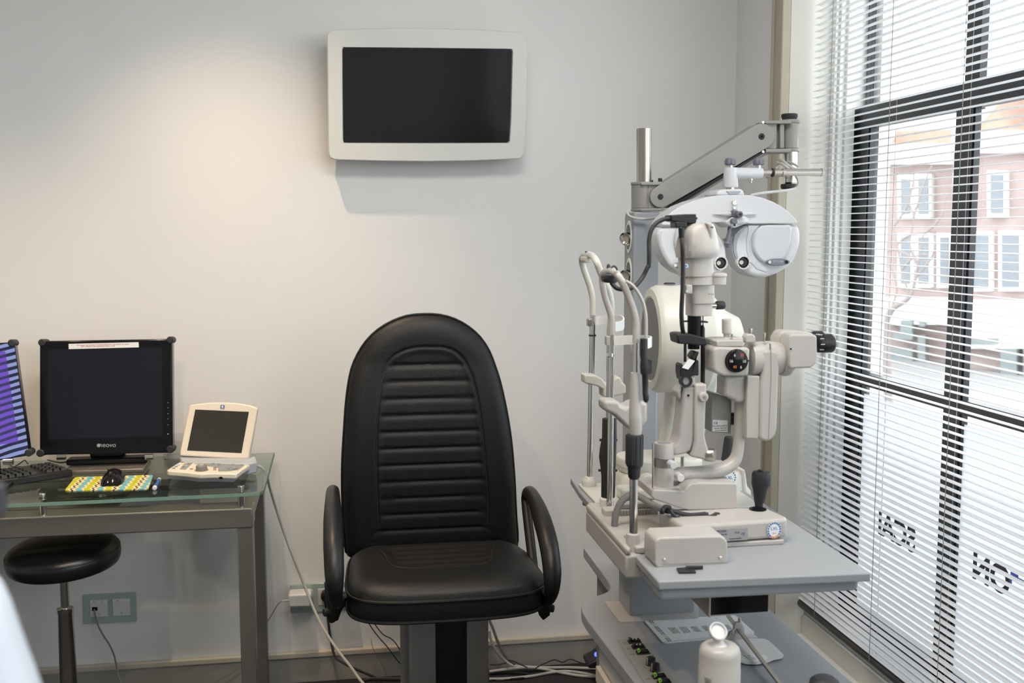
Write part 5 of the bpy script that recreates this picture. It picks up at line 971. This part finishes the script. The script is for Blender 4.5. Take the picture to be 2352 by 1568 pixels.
cl = aZ(*d1(435, 1225), ZT); tag(MB().zslab(d1, [(350, 1206), (480, 1196), (520, 1240), (372, 1243)], ZT+.004, ZT+.0005).zslab(d1, [(430, 1190), (578, 1186), (578, 1196), (430, 1205)], ZT+.006, ZT+.001).build('table_clip', 'black_plastic', bevel=.001), 'small black clip lying by the front edge of the grey table', 'clip')
# ============================================================ KERATOMETER
YK = 2.27
kt = thing('keratometer', aZ(1560, 1150, ZT), 'cream keratometer with large round drum and black dial face behind the slit lamp', 'keratometer')
kc = aY(1497, 778, YK); kr = (aY(1497, 900, YK)-kc).length; kax = V((1, -.075, 0)).normalized()
L1 = .112
MB().lathe(kc, kax, [(-.002, kr*.74), (-.006, kr*.80), (-.004, kr*.93), (.002, kr*.97), (.010, kr), (L1, kr), (L1+.004, kr*.985), (L1+.045, kr*.62), (L1+.050, kr*.55), (L1+.085, kr*.40), (L1+.098, kr*.15)], 72).build('drum', 'kerato_cream', kt, ang=30)
MB().lathe(kc, kax, [(-.0035, kr*.765), (-.0045, kr*.765), (-.0045, .001)], 64).build('dial_face', 'screen_grey', kt)
q = kc-kax*.0048; MB().prism([q+Y1*.012+Z1*.003, q+Y1*.003+Z1*.003, q+Y1*.003-Z1*.004, q+Y1*.012-Z1*.004], -kax*.002).build('fixation_window', 'white_plastic', kt)
yq = q+V((0, 0, 0)); s0 = aY(*c5(785, 1130), YK); MB().prism([q-Y1*.02*2-Z1*.050, q-Y1*.047-Z1*.050, q-Y1*.040-Z1*.070, q-Y1*.032-Z1*.070], -kax*.001).build('dial_mark', 'yellow_mark', kt)
MB().vloft(c5, [(880, 985, 362), (885, 980, 352), (895, 970, 348)], YK, n=28).build('top_knob', 'rubber', kt)
MB().slab(ID, [(1546, 890), (1655, 860), (1642, 925), (1622, 990), (1610, 1055), (1523, 1055), (1536, 980)], YK-.03, YK+.03).build('neck', 'kerato_cream', kt, bevel=.008, seg=3)
MB().vloft(ID, [(1422, 1600, 1046), (1418, 1606, 1052), (1417, 1606, 1062), (1420, 1604, 1064), (1420, 1604, 1074)], YK-.01, .07, n=40, e=.7).build('turntable', 'kerato_cream', kt, bevel=.001)
MB().vloft(ID, [(1424, 1690, 1074), (1414, 1700, 1082), (1412, 1704, 1112), (1416, 1712, 1122), (1422, 1714, 1134), (1440, 1704, 1147)], YK-.01, .085, n=40, e=.6).build('base', 'kerato_cream', kt, ang=50)
p = aY(*c8(745, 668), YK-.10); MB().lathe(p, -Y1, [(-.02, .020), (.003, .020), (.005, .018), (.005, .009), (.008, .008)], 36).build('side_knob', 'kerato_cream', kt); MB().lathe(p, -Y1, [(.004, .0075), (.009, .0075)], 24).build('knob_centre', 'panel_grey', kt)
MB().vloft(d1, [(866, 905, 352), (868, 912, 420), (868, 915, 500), (868, 940, 535), (868, 950, 562), (868, 945, 600), (868, 915, 628), (868, 905, 640)], YK-.05, .03, n=20, e=.7).build('base_end', 'kerato_cream', kt)
o = aY(*d1(800, 435), YK-.098); MB().cyl(o, o-Y1*.001, .017, n=32).build('round_sticker', 'paper', kt); m = MB()
for k in range(16): a = 2*math.pi*k/16; m.cyl(o+V((math.cos(a)*.0145, -.001, math.sin(a)*.0145)), o+V((math.cos(a)*.0145, -.0015, math.sin(a)*.0145)), .002, n=4)
m.build('sticker_print', 'label_blue', kt); text('LXL', .010, o-Y1*.0015, X1, Z1, 'label_blue', kt, 'lettering', .0001)
MB().vloft(c7, [(498, 556, 1184), (488, 563, 1192), (482, 565, 1225), (470, 558, 1320), (458, 530, 1390), (470, 510, 1410), (470, 510, 1500)], YK-.02, n=24).build('joystick', 'rubber', kt)
bp_ = [aZ(*c8(*p), ZT+.006) for p in ((105, 662), (330, 906))]; MB().box((bp_[0].x+.0, bp_[1].y-.02, ZT+.0005), (aY(1660, 1120, YK).x, bp_[0].y-.005, ZT+.006)).build('base_board', 'kerato_cream', kt, bevel=.002)
MB().box((aY(*c8(500, 720), 2.12).x, 2.12, ZT+.0065), (aY(*c8(1500, 720), 2.12).x, 2.17, aY(*c8(600, 720), 2.12).z)).build('front_rail', 'kerato_cream', kt, bevel=.006, seg=3)
YKF, YKN = aZ(*c8(207, 685), ZT+.006).y, aZ(*c8(375, 885), ZT+.006).y
hk = [(243, 640, YKF), (243, 560, YKF), (238, 480, YKF), (215, 380, YKF), (180, 280, YKF), (150, 190, YKF), (143, 130, YKF-.01), (165, 100, YKF-.05), (205, 96, YKF-.1), (245, 115, YKN+.03), (275, 160, YKN), (305, 240, YKN), (345, 330, YKN), (385, 430, YKN), (405, 530, YKN), (405, 650, YKN), (400, 760, YKN)]
MB().tube([aY(*c5(u, v), y) for u, v, y in hk], .0072, 6, 16).build('headrest_frame', 'kerato_cream', kt)
MB().vloft(c5, [(135, 232, 115), (135, 232, 150), (150, 215, 168)], (YKF+YKN)/2, .02).build('forehead_pad', 'kerato_cream', kt, bevel=.001); MB().vloft(c5, [(172, 210, 66), (168, 214, 74)], (YKF+YKN)/2).build('lamp_cap', 'rubber', kt)
def kpost(a, b, y, r): MB().cyl(aY(*b, y), aY(*a, y), r, n=24).build('post', 'chrome', kt)
kpost(c5(240, 632), c8(213, 612), YKF, .0062); kpost(c5(395, 740), c8(380, 800), YKN, .0062)
MB().vloft(c5, [(205, 270, 816), (205, 270, 830)], YKF).build('stop_ring', 'rubber', kt)
MB().vloft(c8, [(176, 244, 602), (172, 250, 610), (146, 268, 636), (144, 270, 645), (144, 270, 688), (150, 262, 694)], YKF).build('post_socket', 'kerato_cream', kt, bevel=.0008)
MB().vloft(c8, [(318, 440, 788), (305, 446, 800), (305, 446, 885)], YKN).build('post_socket', 'kerato_cream', kt, bevel=.0008)
MB().vloft(c8, [(330, 450, 82), (328, 455, 90), (325, 455, 250), (305, 452, 350), (298, 450, 430), (310, 448, 510), (320, 445, 600), (318, 440, 780), (325, 435, 790)], YKN, .014).build('height_grip', 'rubber', kt)
for v in (275, 548):
    MB().hloft(c8, [(303 if v < 400 else 293, v-12, v+12), (330, v-10, v+10)], YKN, n=12).hloft(c8, [(440, v-10, v+10), (460, v-12, v+12)], YKN, n=12).build('grip_screw', 'rubber', kt)
strip([aY(*c5(u, v), y) for u, v, y in ((210, 706, YKF), (300, 688, YKF), (400, 678, YKF-.02), (490, 684, YKF-.06), (520, 710, YKF-.10), (500, 735, YKN+.05), (440, 745, YKN+.01))], .020, .003, 'forehead_band', 'paper', kt)
MB().slab(c5, [(202, 680), (226, 676), (228, 738), (204, 742)], YKF-.01, YKF+.01).build('band_clip', 'steel', kt, bevel=.001)
MB().slab(c5, [(170, 1178), (270, 1184), (330, 1215), (360, 1262), (420, 1262), (440, 1215), (470, 1195), (495, 1205), (510, 1250), (540, 1270), (542, 1345), (480, 1365), (430, 1375), (335, 1380), (335, 1310), (280, 1280), (170, 1256)], YKN+.06, YKN+.10).build('chin_cup', 'kerato_cream', kt, bevel=.005, seg=3)
# ============================================================ THINGS ON THE LOWER WORKTOP
rc_ = [aZ(*d2(*p), ZU+.0025) for p in ((640, 655), (1385, 612), (1545, 755), (1530, 768), (815, 840), (790, 830))]
cd = MB().prism(rounded(rc_, .006), (0, 0, -.0022)).build('reading_card', 'paper'); tag(cd, 'large white reading test card with columns of small print on the lower worktop', 'card')
A0, A1, A2 = rc_[0], rc_[1], rc_[4]; ex, ey_ = (A1-A0), (A2-A0)
def cardp(s, t): return A0+ex*s+ey_*t+Z1*.0004
lines = ('Lorem ipsum dolor sit amet elit', 'sed do eiusmod tempor incidid', 'ut labore et dolore magna ali', 'enim ad minim veniam quis', 'nostrud exercitation ullam')
dxn, dyn = -ey_.normalized(), None
for k in range(7):
    sz = .0042-.0003*k
    for j in range(4): text(lines[(k+j) % 5][:18+k], sz, cardp(.17+k*.118-.0+j*.021*(1-.07*k), .52), ey_.normalized(), ex.normalized()*1.0 if (ey_.cross(ex)).z > 0 else -ex.normalized(), 'ink', cd, 'print', .00005)
    for t in (.12, .87): text('%d' % (7-k), .0045, cardp(.16+k*.12, t), ey_.normalized(), -ex.normalized(), 'ink', cd, 'print', .00005)
for s in (.045, .07): text('NAAM ............  LEESAFSTAND 40 CM  ............ DATUM', .0052, cardp(s, .5), ey_.normalized(), -ex.normalized(), 'ink', cd, 'print', .00005)
nc = [(1290, 822), (1370, 815), (1500, 800), (1630, 806), (1660, 820), (1695, 850), (1778, 930), (1780, 948), (1760, 962), (1700, 972), (1640, 998), (1560, 1008), (1470, 1005), (1420, 990), (1360, 920)]
np_ = MB().prism([aZ(*d2(*p), ZU+.006) for p in nc], (0, 0, -.003)).build('near_chart', 'white_plastic', bevel=.0008); tag(np_, 'small white near vision chart with a letter disc lying under the metal rod', 'chart')
o = aZ(*d2(1530, 962), ZU+.0063); MB().prism([o+V((.030*math.cos(a), .019*math.sin(a), 0)) for a in [2*math.pi*k/36 for k in range(36)]], (0, 0, .0002)).build('letter_disc', 'paper', np_)
for s_, sz, dx, dy in (('V N', .009, -.008, .010), ('R K C', .006, -.006, .002), ('E D H S', .0045, -.005, -.004), ('O F L T Z', .0032, -.004, -.009)): text(s_, sz, o+V((dx, dy, .0004)), X1, Y1, 'ink', np_, 'chart_letters', .00005)
ra_, rb_ = aZ(*d2(1325, 618), ZU+.030), aZ(*d2(1768, 1200), ZU+.014)
rb_ = ra_+(rb_-ra_)*1.15; dr = (rb_-ra_).normalized(); pw = dr.cross(Z1).normalized()*.0035
rod = thing('near_point_rod', aZ(1700, 1460, ZU), 'long flat metal near point rod with a clamp lying across the lower worktop', 'rod')
MB().loft([[p-pw-Z1*.0025, p+pw-Z1*.0025, p+pw+Z1*.0025, p-pw+Z1*.0025] for p in (ra_, rb_)]).build('rod', 'steel', rod)
YB2 = aZ(*d2(1420, 810), ZU+.006).y
MB().slab(d2, [(1290, 810), (1335, 790), (1345, 760), (1380, 745), (1380, 700), (1395, 680), (1440, 675), (1462, 720), (1470, 770), (1500, 785), (1565, 790), (1575, 808), (1480, 818), (1300, 826)], YB2, YB2+.012).build('clamp', 'unit_light', rod, bevel=.002)
MB().vloft(d2, [(1410, 1432, 634), (1408, 1434, 645), (1406, 1430, 680)], YB2+.005, n=14).build('clamp_screw', 'steel', rod); MB().tube([aY(*d2(u, v), YB2-.004) for u, v in ((1385, 720), (1370, 740), (1372, 765), (1400, 770))], .0012, n=8).build('clamp_spring', 'chrome', rod)
# bottle
YBt = 1.60; bc_ = aY(*d2(1257, 1000), YBt); bt_ = thing('dispenser_bottle', (bc_.x, YBt, ZU), 'white plastic dispenser bottle with round flip cap on the lower worktop', 'bottle')
zof = lambda v: aY(*d2(1257, v), YBt).z; rB = (aY(*d2(1420, 1000), YBt)-aY(*d2(1095, 1000), YBt)).length/2
MB().lathe(V((bc_.x, YBt, ZU)), Z1, [(0, rB*.92), (.003, rB), (zof(1050)-ZU, rB), (zof(1045)-ZU, rB*.985), (zof(920)-ZU, rB*.985), (zof(880)-ZU, rB*.93), (zof(858)-ZU, rB*.80), (zof(850)-ZU, rB*.66), (zof(855)-ZU, rB*.3)], 48).build('body', 'bottle_white', bt_)
z0 = zof(870); MB().lathe(V((bc_.x-.002, YBt, z0)), Z1, [(0, .016), (.004, .0125), (.008, .0085), (zof(800)-z0, .0045)], 28).build('spout', 'white_plastic', bt_)
MB().slab(d2, [(1205, 790), (1220, 860), (1240, 862), (1250, 790)], YBt-.004, YBt+.004).build('cap_strap', 'white_plastic', bt_, bevel=.001)
p = aY(*d2(1243, 748), YBt); ax = V((.1, -.75, .66)).normalized(); rr = (aY(*d2(1316, 748), YBt)-p).length
MB().lathe(p, ax, [(-.004, rr*.9), (-.002, rr), (.003, rr), (.004, rr*.9), (.003, rr*.82), (.0, rr*.8)], 36).build('flip_cap', 'white_plastic', bt_)
for k in range(6): text('dispenser'[:9-k], .004, V((bc_.x-rB*.80, YBt-rB*.62, zof(1080+k*14))), V((.62, -.80, 0)), Z1, 'button_grey', bt_, 'print', .0001)
p = aY(*d2(2115, 1170), 1.56); ax = V((-.6, -.3, .72)).normalized(); hb_ = thing('lens_hood', V((p.x, 1.56, ZU)), 'round black ribbed lens hood standing on the lower worktop at the bottom right edge', 'lens hood')
MB().lathe(V((p.x, 1.56, ZU)), Z1, [(0, .026), (p.z-ZU-.012, .026), (p.z-ZU+.004, .0235), (p.z-ZU+.010, .016), (p.z-ZU+.012, .002)], 40).build('shell', 'rubber', hb_, ang=25)
m = MB()
for k in range(5): m.lathe(V((p.x, 1.56, p.z-.014-k*.006)), Z1, [(-.0012, .026), (-.0012, .0275), (.0012, .0275), (.0012, .026)], 40)
m.build('ribs', 'rubber', hb_)
# ============================================================ FLOOR CABLES AND POWER BOX
pb = thing('power_box', aY(1392, 1520, 3.15), 'black power box with a small blue light on the floor behind the instrument unit', 'power box')
MB().slab(d8, [(1740, 820), (1850, 760), (1925, 700), (2050, 700), (2050, 860), (1750, 870)], 3.22, 3.30).build('case', 'black_plastic', pb, bevel=.004)
p = aY(1369, 1504, 3.21); MB().lathe(p, V((-.3, -1, 0)), [(-.01, .006), (.0, .0055), (.004, .003), (.005, .0005)], 16).build('status_light', 'blue_led', pb)
cabs = [('white_cable', .0048, ((470, 380), (490, 500), (560, 640), (660, 760), (780, 830), (950, 845), (1200, 855), (1500, 855), (1900, 870)), 'white cable running from behind the chair column along the skirting'),
 ('white_cable', .0048, ((470, 905), (700, 875), (950, 850), (1150, 870), (1400, 920), (1650, 960), (1920, 975)), 'white floor cable crossing from the chair, the middle of three'),
 ('white_cable', .0045, ((470, 1000), (700, 995), (1000, 965), (1250, 920), (1450, 900), (1700, 930), (1920, 985)), 'white floor cable nearest the camera right of the chair column'),
 ('grey_hose', .0048, ((470, 240), (520, 360), (570, 500), (650, 660), (720, 750), (800, 810)), 'dark grey cable hanging down right of the chair column'),
 ('dark_cable', .0022, ((720, 762), (780, 770), (860, 810), (960, 855)), 'short thin black cable at the foot of the grey hanging cable'),
 ('dark_cable', .0022, ((1040, 880), (1120, 830), (1220, 785), (1310, 755), (1410, 785), (1510, 748), (1620, 785), (1750, 820), (1830, 780), (1915, 640)), 'thin black wavy cable leading to the black power box'),
 ('dark_cable', .0024, ((480, 815), (560, 820), (640, 805), (690, 790)), 'thin black cable just right of the chair column above the floor'),
 ('dark_cable', .0035, ((480, 925), (700, 920), (880, 925), (970, 945), (900, 985), (700, 1000), (500, 1005)), 'black cable loop on the floor right of the chair column')]
for i, (mt_, r, pts, lb) in enumerate(cabs):
    P = []
    for u, v in pts:
        w = aZ(*d8(u, v), r+.002)
        if w.y > D-.05 or v < 790: w = aY(*d8(u, v), D-.05-.01*i)
        P.append(w)
    cable('floor_cable', P, r, mt_, lb)
cable('floor_cable', [aY(*d6(u, v), D-.45) for u, v in ((1220, 1560), (1260, 1530), (1400, 1525), (1630, 1530))], .006, 'dark_cable', 'bundle of black cable on the floor left of the chair column')
# ============================================================ FOREGROUND, OUT OF FOCUS
YG = .72
fg = thing('instrument_housing', aY(-120, 1568, YG+.15), 'smooth white rounded instrument housing close to the camera at the bottom left', 'instrument')
xs_ = [(0, 1350), (20, 1395), (38, 1450), (55, 1500), (73, 1550), (90, 1600), (110, 1700)]; rings = []
for x, y in [(-150, 1240), (-90, 1262), (-45, 1300)]+xs_:
    e = aY(x, y, YG); c_ = aY(-190, y, YG).x; r = max(.004, e.x-c_); rings.append([V((c_+r*math.cos(a), YG+.08+r*.9*math.sin(a)-.08, e.z)) for a in [2*math.pi*k/56 for k in range(56)]])
b0 = rings[-1]; rings.append([V((p.x, p.y, .05)) for p in b0]); MB().loft(rings).build('cover', 'pale_plastic', fg, ang=60)
q = aY(-6, 1145, .78); MB().tube([q+V((-.10, .0, -.02)), q+V((-.03, 0, .004)), q+V((-.012, 0, 0))], [.012, .012, .010], n=16).lathe(q+V((-.006, 0, -.013)), Z1, [(0, .009), (.003, .012), (.022, .012), (.026, .008)], 24).build('control_knob', 'rubber', fg)
